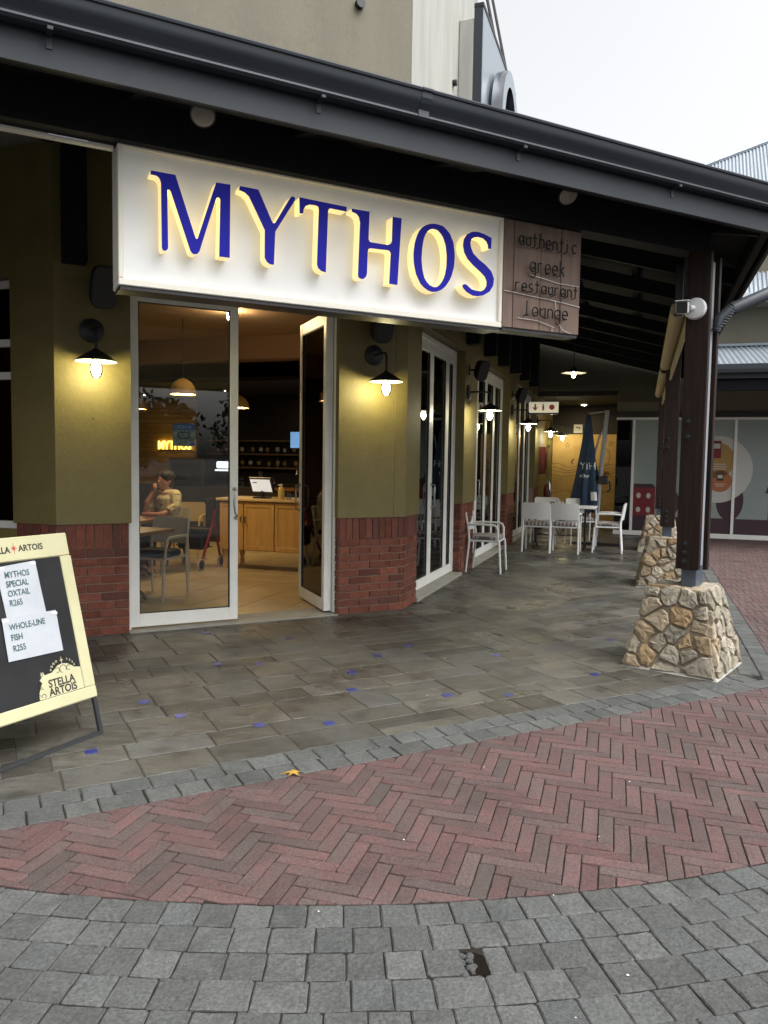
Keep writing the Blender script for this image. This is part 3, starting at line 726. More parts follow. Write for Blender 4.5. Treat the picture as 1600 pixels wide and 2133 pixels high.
LETTERS = {
'M': [[(-3.013, 2.934), (-2.894, 2.934), (-2.797, 2.648), (-2.79, 2.636), (-2.783, 2.637), (-2.78, 2.645), (-2.687, 2.933), (-2.613, 2.935), (-2.616, 2.565), (-2.67, 2.564), (-2.665, 2.852), (-2.668, 2.859), (-2.676, 2.862), (-2.684, 2.858), (-2.689, 2.848), (-2.774, 2.574), (-2.784, 2.562), (-2.797, 2.558), (-2.809, 2.561), (-2.819, 2.574), (-2.916, 2.849), (-2.922, 2.857), (-2.931, 2.858), (-2.934, 2.852), (-2.931, 2.574), (-2.933, 2.565), (-2.941, 2.557), (-2.95, 2.555), (-2.958, 2.56), (-2.961, 2.57), (-2.964, 2.881), (-2.967, 2.895), (-2.974, 2.908), (-2.986, 2.915), (-3.015, 2.916)]] ,
'Y': [[(-2.562, 2.937), (-2.463, 2.936), (-2.389, 2.788), (-2.38, 2.775), (-2.368, 2.779), (-2.286, 2.921), (-2.278, 2.931), (-2.267, 2.933), (-2.257, 2.928), (-2.259, 2.913), (-2.368, 2.733), (-2.375, 2.56), (-2.395, 2.56), (-2.413, 2.571), (-2.425, 2.591), (-2.425, 2.734), (-2.495, 2.863), (-2.513, 2.894), (-2.534, 2.91), (-2.566, 2.918)]] ,
'T': [[(-2.231, 2.935), (-1.952, 2.929), (-1.953, 2.905), (-2.046, 2.907), (-2.059, 2.902), (-2.064, 2.887), (-2.074, 2.557), (-2.1, 2.562), (-2.118, 2.576), (-2.125, 2.595), (-2.117, 2.889), (-2.121, 2.905), (-2.137, 2.909), (-2.172, 2.907), (-2.195, 2.896), (-2.208, 2.875), (-2.21, 2.855), (-2.229, 2.851)]] ,
'H': [[(-1.92, 2.925), (-1.81, 2.926), (-1.814, 2.774), (-1.809, 2.762), (-1.8, 2.758), (-1.692, 2.758), (-1.673, 2.766), (-1.662, 2.783), (-1.659, 2.921), (-1.603, 2.921), (-1.624, 2.541), (-1.675, 2.542), (-1.668, 2.714), (-1.675, 2.727), (-1.688, 2.73), (-1.799, 2.726), (-1.813, 2.719), (-1.818, 2.701), (-1.821, 2.58), (-1.827, 2.563), (-1.842, 2.549), (-1.857, 2.548), (-1.871, 2.554), (-1.875, 2.57), (-1.866, 2.859), (-1.874, 2.888), (-1.889, 2.903), (-1.918, 2.91)]] ,
'S': [[(-0.971, 2.9), (-0.973, 2.835), (-0.992, 2.834), (-0.994, 2.855), (-1.006, 2.875), (-1.031, 2.89), (-1.066, 2.894), (-1.097, 2.887), (-1.118, 2.874), (-1.126, 2.851), (-1.121, 2.823), (-1.103, 2.79), (-1.062, 2.76), (-1.008, 2.731), (-0.967, 2.699), (-0.946, 2.658), (-0.951, 2.614), (-0.977, 2.575), (-1.021, 2.548), (-1.061, 2.538), (-1.1, 2.539), (-1.144, 2.556), (-1.167, 2.575), (-1.174, 2.588), (-1.17, 2.596), (-1.154, 2.6), (-1.137, 2.591), (-1.11, 2.574), (-1.075, 2.569), (-1.039, 2.571), (-1.013, 2.585), (-0.998, 2.609), (-0.997, 2.634), (-1.011, 2.661), (-1.043, 2.686), (-1.097, 2.719), (-1.141, 2.753), (-1.166, 2.789), (-1.176, 2.83), (-1.17, 2.866), (-1.149, 2.898), (-1.115, 2.917), (-1.076, 2.923), (-1.023, 2.916)]] ,
'O': [[(-1.379, 2.925), (-1.325, 2.921), (-1.278, 2.89), (-1.247, 2.834), (-1.235, 2.765), (-1.239, 2.694), (-1.258, 2.628), (-1.291, 2.575), (-1.332, 2.54), (-1.378, 2.527), (-1.428, 2.536), (-1.469, 2.568), (-1.499, 2.62), (-1.515, 2.68), (-1.518, 2.741), (-1.509, 2.804), (-1.488, 2.862), (-1.456, 2.9), (-1.42, 2.917)], [(-1.386, 2.896), (-1.349, 2.89), (-1.319, 2.859), (-1.299, 2.813), (-1.289, 2.751), (-1.29, 2.688), (-1.301, 2.63), (-1.325, 2.585), (-1.358, 2.558), (-1.387, 2.556), (-1.42, 2.57), (-1.446, 2.605), (-1.459, 2.652), (-1.466, 2.707), (-1.462, 2.77), (-1.455, 2.819), (-1.439, 2.862), (-1.415, 2.887)]] ,
}

# ================================================================== VERANDA ROOF
ver = thing('veranda_roof', 'dark grey veranda roof with a moulded gutter wrapping the restaurant front', 'roof')
def corner(fa, da, fb, db):
    """ground point where frame fa line y=-da meets frame fb line y=-db"""
    p0, p1, q0, q1 = fa(0, -da), fa(1, -da), fb(0, -db), fb(1, -db)
    d1, d2 = p1 - p0, q1 - q0; den = d1.x * d2.y - d1.y * d2.x; t = ((q0.x - p0.x) * d2.y - (q0.y - p0.y) * d2.x) / den
    p = p0 + d1 * t; return Vector((p.x, p.y, 0))
def ring(d):      # polyline of the veranda at outward distance d from the facade (facet B stands .106 closer)
    return [WC(-8, -d), corner(WC, d, WA, d), corner(WA, d, WB, d - .106), WB(9.75, -(d - .106))]
def sweep(prof, name, mat, parent, smooth=None):
    """closed profile of (outward distance, z) swept along the eaves"""
    rings = [[(p.x, p.y, z) for p in ring(d)] for d, z in prof]; n = len(prof); mb = MB()
    vs = [rings[i][k] for k in range(4) for i in range(n)]; fs = []
    for k in range(3):
        for i in range(n):
            j = (i + 1) % n; fs.append((k * n + i, k * n + j, (k + 1) * n + j, (k + 1) * n + i))
    fs.append(tuple(range(n))); fs.append(tuple(3 * n + i for i in range(n)))
    return mb.add(vs, fs).build(name, mat, parent, smooth)
SLOPE = .275
def zr(d): return 3.27 + SLOPE * (2.726 - d)       # underside of the rafters at distance d
sweep([(3.205, 3.125), (3.228, 3.125), (3.228, 3.385), (3.205, 3.385)], 'fascia', 'fascia_paint', ver)
for x in (-3.5, -2.3, -1.1, .1, 1.3):
    p = WA(x, 0); MB().cbox(-.012, .012, -3.300, -3.233, 3.246, 3.262, .002).cbox(-.012, .012, -3.2335, -3.229, 3.20, 3.262, .001).build('gutter_bracket', 'gutter', ver, loc=(p.x, p.y, 0), rz=RA)
p = WA(-1.75, 0); MB().prism([(-d - .002 if d > 3.25 else -d, z - (.002 if z < 3.3 else -.001)) for d, z in ((3.232, 3.262), (3.262, 3.255), (3.288, 3.262), (3.299, 3.274), (3.297, 3.305), (3.319, 3.33), (3.331, 3.352), (3.334, 3.378), (3.345, 3.384), (3.346, 3.392), (3.338, 3.400), (3.32, 3.36), (3.232, 3.29))], -.03, .03, 'yz').build('gutter_joint', 'gutter', ver, loc=(p.x, p.y, 0), rz=RA)
# ogee gutter: rolled front lip, belly, lower bead
gp_ = [(3.232, 3.262), (3.262, 3.255), (3.288, 3.262), (3.298, 3.274), (3.296, 3.284), (3.288, 3.288), (3.296, 3.305), (3.318, 3.33), (3.330, 3.352), (3.333, 3.378), (3.342, 3.382), (3.345, 3.392), (3.338, 3.399), (3.328, 3.396), (3.324, 3.382), (3.316, 3.35), (3.285, 3.30), (3.232, 3.28)]
sweep(gp_, 'gutter', 'gutter', ver, 35)
sweep([(3.30, zr(3.30) + .205), (3.30, zr(3.30) + .215), (.02, zr(.02) + .215), (.02, zr(.02) + .205)], 'roof_sheet', 'dark_roof', ver)
sweep([(2.66, 3.06), (2.80, 3.06), (2.80, 3.26), (2.66, 3.26)], 'beam', 'dark_timber', ver)
sweep([(3.12, 3.15), (3.17, 3.15), (3.17, 3.30), (3.12, 3.30)], 'eaves_beam', 'dark_timber', ver)
for d in (.75, 1.5, 2.2):
    sweep([(d, zr(d) + .15), (d + .06, zr(d + .06) + .15), (d + .06, zr(d + .06) + .203), (d, zr(d) + .203)], 'purlin', 'dark_timber', ver)
RAFT = {}
def rafter(fr_, x, rz, da=0.0):
    key = round(da, 3)
    if key not in RAFT:
        d0, d1 = .0, 3.11 - da; h = .15; o = da
        mb = MB(); mb.prism([(-d1, zr(d1 + o)), (-d0, zr(d0 + o)), (-d0, zr(d0 + o) + h), (-d1, zr(d1 + o) + h)], -.025, .025, 'yz')
        RAFT[key] = mb.mesh('rafter', 'dark_timber')
    p = fr_(x, 0); link('rafter', RAFT[key], ver, (p.x, p.y, 0), rz)
BK = MB().cbox(-.09, .09, -.20, -.003, 3.06, 3.95, .006).mesh('bracket', 'dark_timber')
for x in (-3.1, -2.25, -1.4, -.55):
    rafter(WA, x, RA)
    if x < -.6: p = WA(x, 0); link('bracket', BK, ver, (p.x, p.y, 0), RA)
for x in (.35, 1.5, 2.7, 3.89, 5.05, 6.2, 7.35, 8.6):
    rafter(WB, x, RB, .106); p = WB(x, 0); link('bracket', BK, ver, (p.x, p.y, 0), RB)
for x in (-.6, -1.6, -2.6): rafter(WC, x, RC)
# hip rafters under the bends
for fa, fb, db in ((WA, WB, .106), (WC, WA, 0)):
    a, b = corner(fa, .05, fb, .05), corner(fa, 3.1, fb, 3.1 - db); dr = (b - a).normalized(); sd = Vector((-dr.y, dr.x, 0)) * .03
    vs = []
    for P, d in ((a, .05), (b, 3.1)):
        for s_ in (-1, 1):
            for h in (-.03, .19): vs.append(tuple(P + sd * s_ + Vector((0, 0, zr(d) + h))))
    MB().add(vs, [(0, 1, 3, 2), (4, 6, 7, 5), (0, 4, 5, 1), (2, 3, 7, 6), (0, 2, 6, 4), (1, 5, 7, 3)]).build('hip_rafter', 'dark_timber', ver)

# floodlights under the eaves
def flood(x, label):
    t = thing('eaves_spotlight', label, 'spotlight', WA(x, -2.985, 3.15), RA, 'unlit spotlights under the eaves')
    MB().tube([(0, 0, .14), (0, 0, .05)], .012, 8).cbox(-.03, .03, -.03, .03, .13, .155, .003).build('bracket', 'black_metal', t)
    M = T_((0, 0, .03)) @ Matrix.Rotation(R(14), 4, 'Y') @ Matrix.Rotation(R(-42), 4, 'X') @ Matrix.Scale(1.12, 4)
    MB(M).lathe([(.02, .075), (.035, .06), (.052, .015), (.056, 0), (.056, -.008)], n=20).build('housing', 'steel_dark', t, smooth=40)
    MB(M).lathe([(.0, -.022), (.03, -.019), (.048, -.01), (.052, -.003)], n=20, cap=False).build('lens', 'lens_grey', t, smooth=60)
flood(-2.80, 'unlit round spotlight under the gutter above the M of the blue sign')
flood(-.53, 'unlit round spotlight under the gutter above the brown board')

# ================================================================== POSTS ON STONE BASES
def stone_mesh(poly, proud):
    """irregular rough stone from a convex polygon (u,v), rising along +w"""
    c = cent(poly); n = len(poly); pts = []
    for i in range(n):                        # break the straight edges
        p, q = poly[i], poly[(i + 1) % n]; pts.append(p); l = math.hypot(q[0] - p[0], q[1] - p[1])
        if l > .04:
            k = random.uniform(-.006, .004); m = ((p[0] + q[0]) / 2, (p[1] + q[1]) / 2); d = (c[0] - m[0], c[1] - m[1]); dl = math.hypot(*d) or 1
            pts.append((m[0] - d[0] / dl * k, m[1] - d[1] / dl * k))
    n = len(pts); vs = []; fs = []
    tu, tv = random.uniform(-.12, .12), random.uniform(-.12, .12)
    for s_, h in ((1.0, -.03), (1.0, proud * .45), (.90, proud * .92), (.55, proud * 1.05)):
        for p in pts:
            u, v = (p[0] - c[0]) * s_, (p[1] - c[1]) * s_
            vs.append((u, v, h + (tu * u + tv * v + random.uniform(-.006, .006) if h > 0 else 0)))
    vs.append((0, 0, proud * 1.05 + random.uniform(-.004, .006)))
    for k in range(3):
        for i in range(n): j = (i + 1) % n; fs.append((k * n + i, k * n + j, (k + 1) * n + j, (k + 1) * n + i))
    for i in range(n): fs.append((3 * n + i, 3 * n + (i + 1) % n, 4 * n))
    return c, MB().add(vs, fs).mesh('stone', 'stone')
def voronoi(face, seeds):
    out = []
    for i, s_ in enumerate(seeds):
        q = list(face)
        for j, t in enumerate(seeds):
            if i == j: continue
            nx, ny = s_[0] - t[0], s_[1] - t[1]; q = clip(q, nx, ny, (s_[0] ** 2 + s_[1] ** 2 - t[0] ** 2 - t[1] ** 2) / 2)
            if len(q) < 3: break
        if len(q) >= 3: out.append(q)
    return out
def stone_base(label, loc, rz, seed, hb=.335, ht=.205, H=.62, nface=(0, 1, 2, 3)):
    random.seed(seed)
    t = thing('stone_pier', label, 'pier', loc, rz, 'rough stone piers of the veranda posts')
    core = MB(); b, a = hb - .005, ht - .004
    core.add([(-b, -b, 0), (b, -b, 0), (b, b, 0), (-b, b, 0), (-a, -a, H - .01), (a, -a, H - .01), (a, a, H - .01), (-a, a, H - .01)], [(0, 3, 2, 1), (4, 5, 6, 7), (0, 1, 5, 4), (1, 2, 6, 5), (2, 3, 7, 6), (3, 0, 4, 7)])
    core.build('mortar_core', 'stone_mortar', t)
    sl_ = math.hypot(H, hb - ht); tilt = math.atan2(hb - ht, H)
    for k in nface:
        seeds = []; tries = 0
        while tries < 1400 and len(seeds) < 21:
            tries += 1; v = random.uniform(.02, sl_ - .02); hw = hb + (ht - hb) * v / sl_; u = random.uniform(-hw, hw)
            md = .10 + .05 * random.random() - (.038 if tries > 250 else 0)
            if all(math.hypot((u - q[0]) * .9, v - q[1]) > md for q in seeds): seeds.append((u, v))
        face = [(-hb - .006, 0.004), (hb + .006, .004), (ht + .006, sl_), (-ht - .006, sl_)]
        Mf = Matrix.Rotation(k * math.pi / 2, 4, 'Z') @ T_((0, -hb, 0)) @ Matrix.Rotation(math.pi / 2 - tilt, 4, 'X')
        for q in voronoi(face, seeds):
            q = inset(q, random.uniform(.005, .011))
            if len(q) < 3 or parea(q) < 6e-4: continue
            # knock the corners off
            c = cent(q)
            for _ in range(3):
                a_ = random.random() * 6.28; r_ = max(abs((p[0] - c[0]) * math.cos(a_) + (p[1] - c[1]) * math.sin(a_)) for p in q)
                q2 = clip(q, -math.cos(a_), -math.sin(a_), -(math.cos(a_) * c[0] + math.sin(a_) * c[1] + r_ * .80)); q = q2 if len(q2) > 2 else q
            c, me = stone_mesh(q, random.uniform(.010, .028)); o = link('stone', me, t); o.matrix_local = Mf @ T_((c[0], c[1], 0)) @ Matrix.Rotation(0, 4, 'Z')
    # rough capping stones
    for i in range(3):
        for j in range(3):
            if i == 1 and j == 1: continue
            q = [(-ht + (i + u) * ht * 2 / 3 + random.uniform(-.012, .012), -ht + (j + v) * ht * 2 / 3 + random.uniform(-.012, .012)) for u, v in ((.04, .04), (.96, .04), (.96, .96), (.04, .96))]
            c, me = stone_mesh(q, .012); link('stone', me, t, (c[0], c[1], H - .012))
    # lean mortar foot
    f = hb + .014; MB().add([(-f, -f, .002), (f, -f, .002), (f, f, .002), (-f, f, .002), (-b, -b, .018), (b, -b, .018), (b, b, .018), (-b, b, .018)], [(4, 5, 6, 7), (0, 1, 5, 4), (1, 2, 6, 5), (2, 3, 7, 6), (3, 0, 4, 7)]).build('mortar_foot', 'sill', t)
    return t
def post(label, loc, rz, top):
    t = thing('timber_post', label, 'post', loc, rz, 'dark double-plank veranda posts')
    z0 = .62 + .13
    for y0, y1, zb in ((-.135, -.085, z0), (.085, .135, z0 - .02)):
        MB().cbox(-.083, .083, y0, y1, zb, top, .004).build('plank', 'post_timber', t)
    MB().cbox(-.055, .055, -.083, .083, .615, z0 + .16, .004).build('steel_shoe', 'steel_blue', t)
    MB().cbox(.048, .066, -.03, .03, z0 + .02, top - .05, .006).build('rainwater_pipe', 'pipe_light', t)
    for bx, bz in ((-.02, z0 + .06), (-.02, z0 + .125), (-.015, z0 + .19), (-.03, 1.73), (-.03, 1.84)):
        MB(T_((bx, -.135, bz))).lathe([(.021, 0), (.021, -.006), (.012, -.006), (.012, -.02), (.0, -.022)], n=10, axis='y', cap=False).build('bolt', 'steel_dark', t, smooth=40)
    return t
P1 = Vector((2.30, 5.80, 0)); RP = R(90 - 128)        # the corner pier stands on the bisector
stone_base('nearest stone pier at the corner of the brick paving', P1, RP, 11)
P1p = P1 + Matrix.Rotation(RP, 3, 'Z') @ Vector((.045, 0, 0))
post('nearest dark timber post, carrying the white security camera', P1p, RP, 3.06)
D3v = Vector((math.sin(R(HB)), math.cos(R(HB)), 0))
P2 = WB(2.86, -2.60); P3 = WB(6.95, -2.60)
RQ = RB - R(90)
stone_base('second stone pier, half hidden behind the nearest pier', P2, RQ, 23)
post('second dark timber post along the walkway', P2, RQ, 3.06)
stone_base('farthest stone pier, beside the table with white chairs', P3, RQ, 35)
post('farthest dark timber post along the walkway', P3, RQ, 3.06)
random.seed(99)
# downpipe from the eaves corner to the post
dp = thing('downpipe', 'dark grey sloping downpipe running from the eaves to the nearest post', 'pipe', P1)
Rm = Matrix.Rotation(RP, 4, 'Z')
a = Rm @ Vector((.145, 0, 2.62)); ge = corner(WA, 3.27, WB, 3.164) - P1 + Vector((0, 0, 3.25))
gx = WA(2.05, -3.20, 3.10) - P1
dirp = (gx - a)
MB().tube([a + dirp * .10, a + dirp * .5, a + dirp], .047, 14).tube([a + dirp * .52, a + dirp * .56], .051, 14).build('pipe', 'pipe_grey', dp, smooth=40)
mb = MB(); prev = a + dirp * .10
for i in range(9):
    k = i / 8; p = prev.lerp(a + Vector((0, 0, -.10)), k); mb.tube([p + Vector((0, 0, .004)), p - Vector((0, 0, .006))], .047 - .014 * k, 12)
mb.tube([prev, a + dirp * .02 + Vector((0, 0, -.03)), a + Vector((0, 0, -.12))], [.043, .036, .026], 12); mb.build('flexible_bend', 'pipe_grey', dp, smooth=40)
# security camera on the post
cc = thing('security_camera', 'white round-based security camera on the nearest timber post', 'camera', P1p + Rm @ Vector((-.015, -.136, 2.655)), RP)
cc.scale = (1.1, 1.1, 1.1)
MB().lathe([(.072, 0), (.072, -.012), (.064, -.026), (.03, -.034)], n=24, axis='y').build('base', 'white_paint', cc, smooth=40)
MB().tube([(0, -.03, 0), (-.02, -.05, 0)], .018, 10).build('arm', 'white_paint', cc)
Mc = T_((-.06, -.075, .0)) @ Matrix.Rotation(R(14), 4, 'Z') @ Matrix.Rotation(R(10), 4, 'X')
MB(Mc).cbox(-.04, .04, -.09, .04, -.038, .042, .01).cbox(-.045, .045, -.108, .045, .043, .05, .003).build('body', 'white_paint', cc)
MB(Mc).cbox(-.034, .034, -.094, -.0905, -.033, .036, .002).build('lens_window', 'black', cc)
# rolled blinds between the posts
def blind(x0, x1, label):
    t = thing('rolled_blind', label, 'blind', WB(x0, -2.50, 2.73), RB, 'rolled cream blinds between the posts')
    l = x1 - x0
    MB().tube([(0, 0, 0), (l, 0, 0)], .062, 14).build('roll', 'blind', t, smooth=50)
    MB().box(.02, l - .02, -.064, -.058, -.17, .02).tube([(.01, -.061, -.17), (l - .01, -.061, -.17)], .014, 8).build('hem', 'blind', t)
    MB().cbox(-.02, 0, -.03, .03, -.05, .34).build('bracket', 'steel_dark', t); MB().cbox(l, l + .02, -.03, .03, -.05, .34).build('bracket', 'steel_dark', t)
blind(-.95, 2.66, 'rolled cream blind between the nearest and second timber posts')
blind(3.06, 6.75, 'rolled cream blind between the second and farthest timber posts')

# ================================================================== SIGNS
SY = -2.726
sg = thing('illuminated_sign', 'long white sign with raised blue MYTHOS letters glowing at their edges', 'sign', WA(-1.995, SY, 2.39), RA)
W2, HH = 1.165, .68
MB().box(-W2 + .002, W2 - .002, .004, .16, .002, HH - .002).build('panel', 'sign_white', sg)
fw = .03
for q in (((-W2, -.018, 0), (W2, -.018, 0)), ):
    pass
MB().cbox(-W2, W2, -.018, .17, -.012, .022, .004).build('frame_rail', 'sign_frame', sg)
MB().cbox(-W2, W2, -.018, .17, HH - .022, HH + .012, .004).build('frame_rail', 'sign_frame', sg)
MB().cbox(-W2, -W2 + .026, -.017, .17, .022, HH - .022, .004).build('frame_stile', 'sign_frame', sg)
MB().cbox(W2 - .026, W2, -.017, .17, .022, HH - .022, .004).build('frame_stile', 'sign_frame', sg)
MB().box(-W2 + .01, W2 - .01, -.006, .15, -.03, -.013).build('under_tray', 'steel_dark', sg)
for k in 'MYTHOS':
    cs = LETTERS[k]; o_ = [(x + 1.995, z - 2.39) for x, z in cs[0]]
    f_ = MB(); h_ = MB(); e = .0025
    if len(cs) == 1:
        f_.prism(o_, -.085, -.078, 'xz'); h_.prism(o_, -.0778, -.004, 'xz')
    else:
        n = 40
        def resample(c):
            P = [Vector(p) for p in c]; cx_ = sum((p.x for p in P)) / len(P); cz_ = sum((p.y for p in P)) / len(P); out_ = []
            an = [(math.atan2(p.y - cz_, p.x - cx_), p) for p in P]; an.sort(key=lambda t: t[0])
            for i in range(n):
                a_ = -math.pi + 2 * math.pi * i / n
                hi = next((t for t in an if t[0] >= a_), (an[0][0] + 2 * math.pi, an[0][1])); lo = [t for t in an if t[0] < a_]; lo = lo[-1] if lo else (an[-1][0] - 2 * math.pi, an[-1][1])
                u = (a_ - lo[0]) / (hi[0] - lo[0] + 1e-9); out_.append(tuple(lo[1].lerp(hi[1], u)))
            return out_
        oo, ii = resample(o_), resample([(x + 1.995, z - 2.39) for x, z in cs[1]])
        for mb_, a0, a1 in ((f_, -.085, -.078), (h_, -.0778, -.004)):
            vs = [(p[0], a, p[1]) for a in (a0, a1) for r_ in (oo, ii) for p in r_]; fs = []
            for i in range(n):
                j = (i + 1) % n
                fs += [(i, j, n + j, n + i), (2 * n + i, 3 * n + i, 3 * n + j, 2 * n + j), (i, 2 * n + i, 2 * n + j, j), (n + i, n + j, 3 * n + j, 3 * n + i)]
            mb_.add(vs, fs)
    L_ = f_.build('letter', 'letter_blue', sg); h_.build('glowing_edge', 'halo', L_)
# brown board with the unlit neon words
bd = thing('neon_word_board', 'brown rusty board with unlit neon words beside the blue sign', 'sign', WA(-.515, SY, 2.385), RA)
bx = [-.315, -.235, -.02, .15, .315]
for i in range(4): MB().cbox(bx[i] + .0015, bx[i + 1] - .0015, -.02 - (.002 if i % 2 else 0), .09, 0, .675, .003).build('plank', 'rust_board', bd)
MB().box(-.31, .31, -.01, .10, -.02, -.001).build('under_tray', 'steel_dark', bd)
def S_a(): return [arc(.5, .5, .42, 40, 320, 12, .5), [(.92, 1), (.92, 0)]]
GL = {
 'a': [arc(.45, .5, .42, 0, 360, 16, .5), [(.88, 1.0), (.88, 0)]], 'u': [[(.1, 1), (.1, .4)] + arc(.48, .4, .38, 180, 360, 10, .4) + [(.86, .4), (.86, 1)], [(.86, .4), (.86, 0)]],
 't': [[(.4, 1.5), (.4, .0)], [(.1, 1.0), (.75, 1.0)]], 'h': [[(.1, 1.6), (.1, 0)], [(.1, .5)] + arc(.48, .6, .38, 180, 0, 10, .4) + [(.86, 0)]],
 'e': [[(.08, .5), (.9, .5)] + arc(.48, .5, .42, 0, 310, 16, .5)], 'n': [[(.1, 1), (.1, 0)], [(.1, .5)] + arc(.48, .6, .38, 180, 0, 10, .4) + [(.86, 0)]],
 'i': [[(.3, 1), (.3, 0)], [(.3, 1.35), (.3, 1.42)]], 'c': [arc(.5, .5, .42, 45, 315, 12, .5)], 'g': [arc(.45, .5, .42, 0, 360, 16, .5), [(.88, 1), (.88, -.25)] + arc(.48, -.25, .40, 0, -150, 8, .35)],
 'r': [[(.12, 1), (.12, 0)], [(.12, .55)] + arc(.5, .6, .36, 170, 60, 6, .4)], 'k': [[(.12, 1.6), (.12, 0)], [(.75, 1), (.14, .45)], [(.3, .6), (.8, 0)]],
 's': [arc(.45, .74, .32, 50, 270, 8, .26) + arc(.45, .24, .34, 90, -130, 8, .25)], 'l': [[(.35, 1.6), (.35, 0)], [(.1, .02), (.6, .02)]], 'o': [arc(.48, .5, .42, 0, 360, 16, .5)]}
for wd_, zc, size, wsc in (('authentic', .545, .054, 1.0), ('greek', .39, .060, 1.0), ('restaurant', .255, .050, 1.06), ('lounge', .11, .057, 1.08)):
    tot = len(wd_) * size * wsc; x0 = -tot / 2 + .015
    for i, ch in enumerate(wd_):
        mb = MB()
        for st in GL[ch]: mb.tube([(x0 + (i + u * .84) * size * wsc, -.058, zc + v * size - size * .5) for u, v in st], .0046, 6)
        u, v = GL[ch][0][-1]; p_ = (x0 + (i + u * .84) * size * wsc, zc + v * size - size * .5); mb.tube([(p_[0], -.058, p_[1]), (p_[0], -.02, p_[1])], .003, 5)
        mb.build('neon_letter', 'neon_dead', bd, smooth=50)
mb = MB()
for pts in ([(-.12, -.03, .345), (-.02, -.035, .335), (.12, -.03, .318), (.30, -.03, .315)], [(-.31, -.03, .225), (-.24, -.03, .222), (-.1, -.03, .212), (.05, -.03, .205), (.18, -.03, .195), (.31, -.03, .182)], [(.10, -.03, .205), (.105, -.035, .15), (.11, -.03, .09)], [(-.2, -.03, .065), (-.05, -.035, .06), (.03, -.03, .045), (.10, -.03, .03)], [(.13, -.03, .06), (.17, -.03, .02), (.24, -.03, -.0)], [(.08, -.03, .03), (.08, -.032, -.0)]):
    mb.tube(pts, .0022, 5)
mb.build('cable', 'cable_white', bd)
rl = thing('sign_rail', 'thin steel rail continuing left from the top of the white sign', 'rail', WA(-3.17, SY + .05, 3.055), RA)
MB().cbox(-1.6, 0, -.02, .02, -.012, .012, .003).build('bar', 'sign_frame', rl)
MB().tube([(-.30, -.021, .002), (-.12, -.021, .002)], .006, 6).build('bracket_bolt', 'chrome', rl)

# A-frame menu board
AF = WA(-3.219, -2.443); eh = R(90 - 28.7)
af = thing('menu_board', 'cream and black A-frame beer menu board with two white paper notices', 'menu board', AF, eh)
lean = R(15)
Mf = Matrix.Rotation(-lean, 4, 'X')      # local x along the board (right edge at 0), z up the board, y backwards... face looks to -y
# board: right edge x=0, runs to x=-.64 ; legs below
BWD = .66
def fb(mb): return mb
frm = MB(Mf)
frm.cbox(-BWD, .006, -.012, .016, 1.005, 1.133, .006).build('frame_top', 'board_cream', af)
MB(Mf).cbox(-BWD, .012, -.012, .016, .209, .274, .006).build('frame_bottom', 'board_cream', af)
MB(Mf).cbox(-.060, .010, -.0118, .016, .274, 1.005, .004).build('frame_side', 'board_cream', af)
MB(Mf).cbox(-BWD, -BWD + .065, -.0118, .016, .274, 1.005, .004).build('frame_side', 'board_cream', af)
MB(Mf).box(-BWD + .065, -.060, -.004, .012, .274, 1.005).build('blackboard', 'board_black', af)
MB(Mf).cbox(-.012, .012, .0, .02, 0, .209, .002).cbox(-BWD, -BWD + .024, .0, .02, 0, .209, .002).build('leg', 'black_metal', af)
MB(Mf).cbox(-BWD + .024, -.012, .0, .02, .0, .024, .002).build('foot_bar', 'black_metal', af)
Mk = Matrix.Translation((0, .62, 0)) @ Matrix.Rotation(R(16), 4, 'X')
MB(Mk).cbox(-.012, .012, -.02, 0, 0, 1.12, .002).cbox(-BWD, -BWD + .024, -.02, .0, 0, 1.12, .002).cbox(-BWD + .024, -.012, -.02, 0, 0, .024, .002).build('rear_leg', 'black_metal', af)
TXR = (R(90) - lean, 0, 0)
def bp(x, z, d): return tuple(Mf @ Vector((x, -d, z)))
# the papers, slightly crumpled
def paper(pts, d, name='paper_notice'):
    n = 10; vs = []; fs = []
    for s_ in (0, 1):
        for i in range(n + 1):
            for j in range(n + 1):
                u, v = i / n, j / n; p = [pts[0][k] * (1 - u) * (1 - v) + pts[1][k] * u * (1 - v) + pts[2][k] * u * v + pts[3][k] * (1 - u) * v for k in (0, 1)]
                b = mnoise.noise(Vector((p[0] * 9, p[1] * 9, d * 100))) * .0022
                if s_ == 0: vs.append(bp(p[0], p[1], d + b))
                else: vs.append(bp(p[0], p[1], d + b - .0006))
    m = (n + 1) ** 2
    for i in range(n):
        for j in range(n):
            a_ = i * (n + 1) + j; fs.append((a_, a_ + n + 1, a_ + n + 2, a_ + 1)); fs.append((m + a_, m + a_ + 1, m + a_ + n + 2, m + a_ + n + 1))
    return MB().add(vs, fs).build(name, 'paper', af, smooth=60)
pa1 = paper([(-.435, .70), (-.207, .716), (-.218, .998), (-.446, .985)], .0085); pa2 = paper([(-.471, .507), (-.151, .50), (-.151, .719), (-.467, .726)], .0125)
for x, z, d, a_, par in ((-.235, .985, .0105, .1, pa1), (-.42, .975, .0105, -.2, pa1), (-.165, .705, .0145, .15, pa2), (-.45, .71, .0145, -.1, pa2)):
    MB(Mf @ T_((x, -d, z)) @ Matrix.Rotation(a_, 4, 'Y')).box(-.018, .018, -.0006, 0, -.007, .007).build('tape', 'cable_white', par)
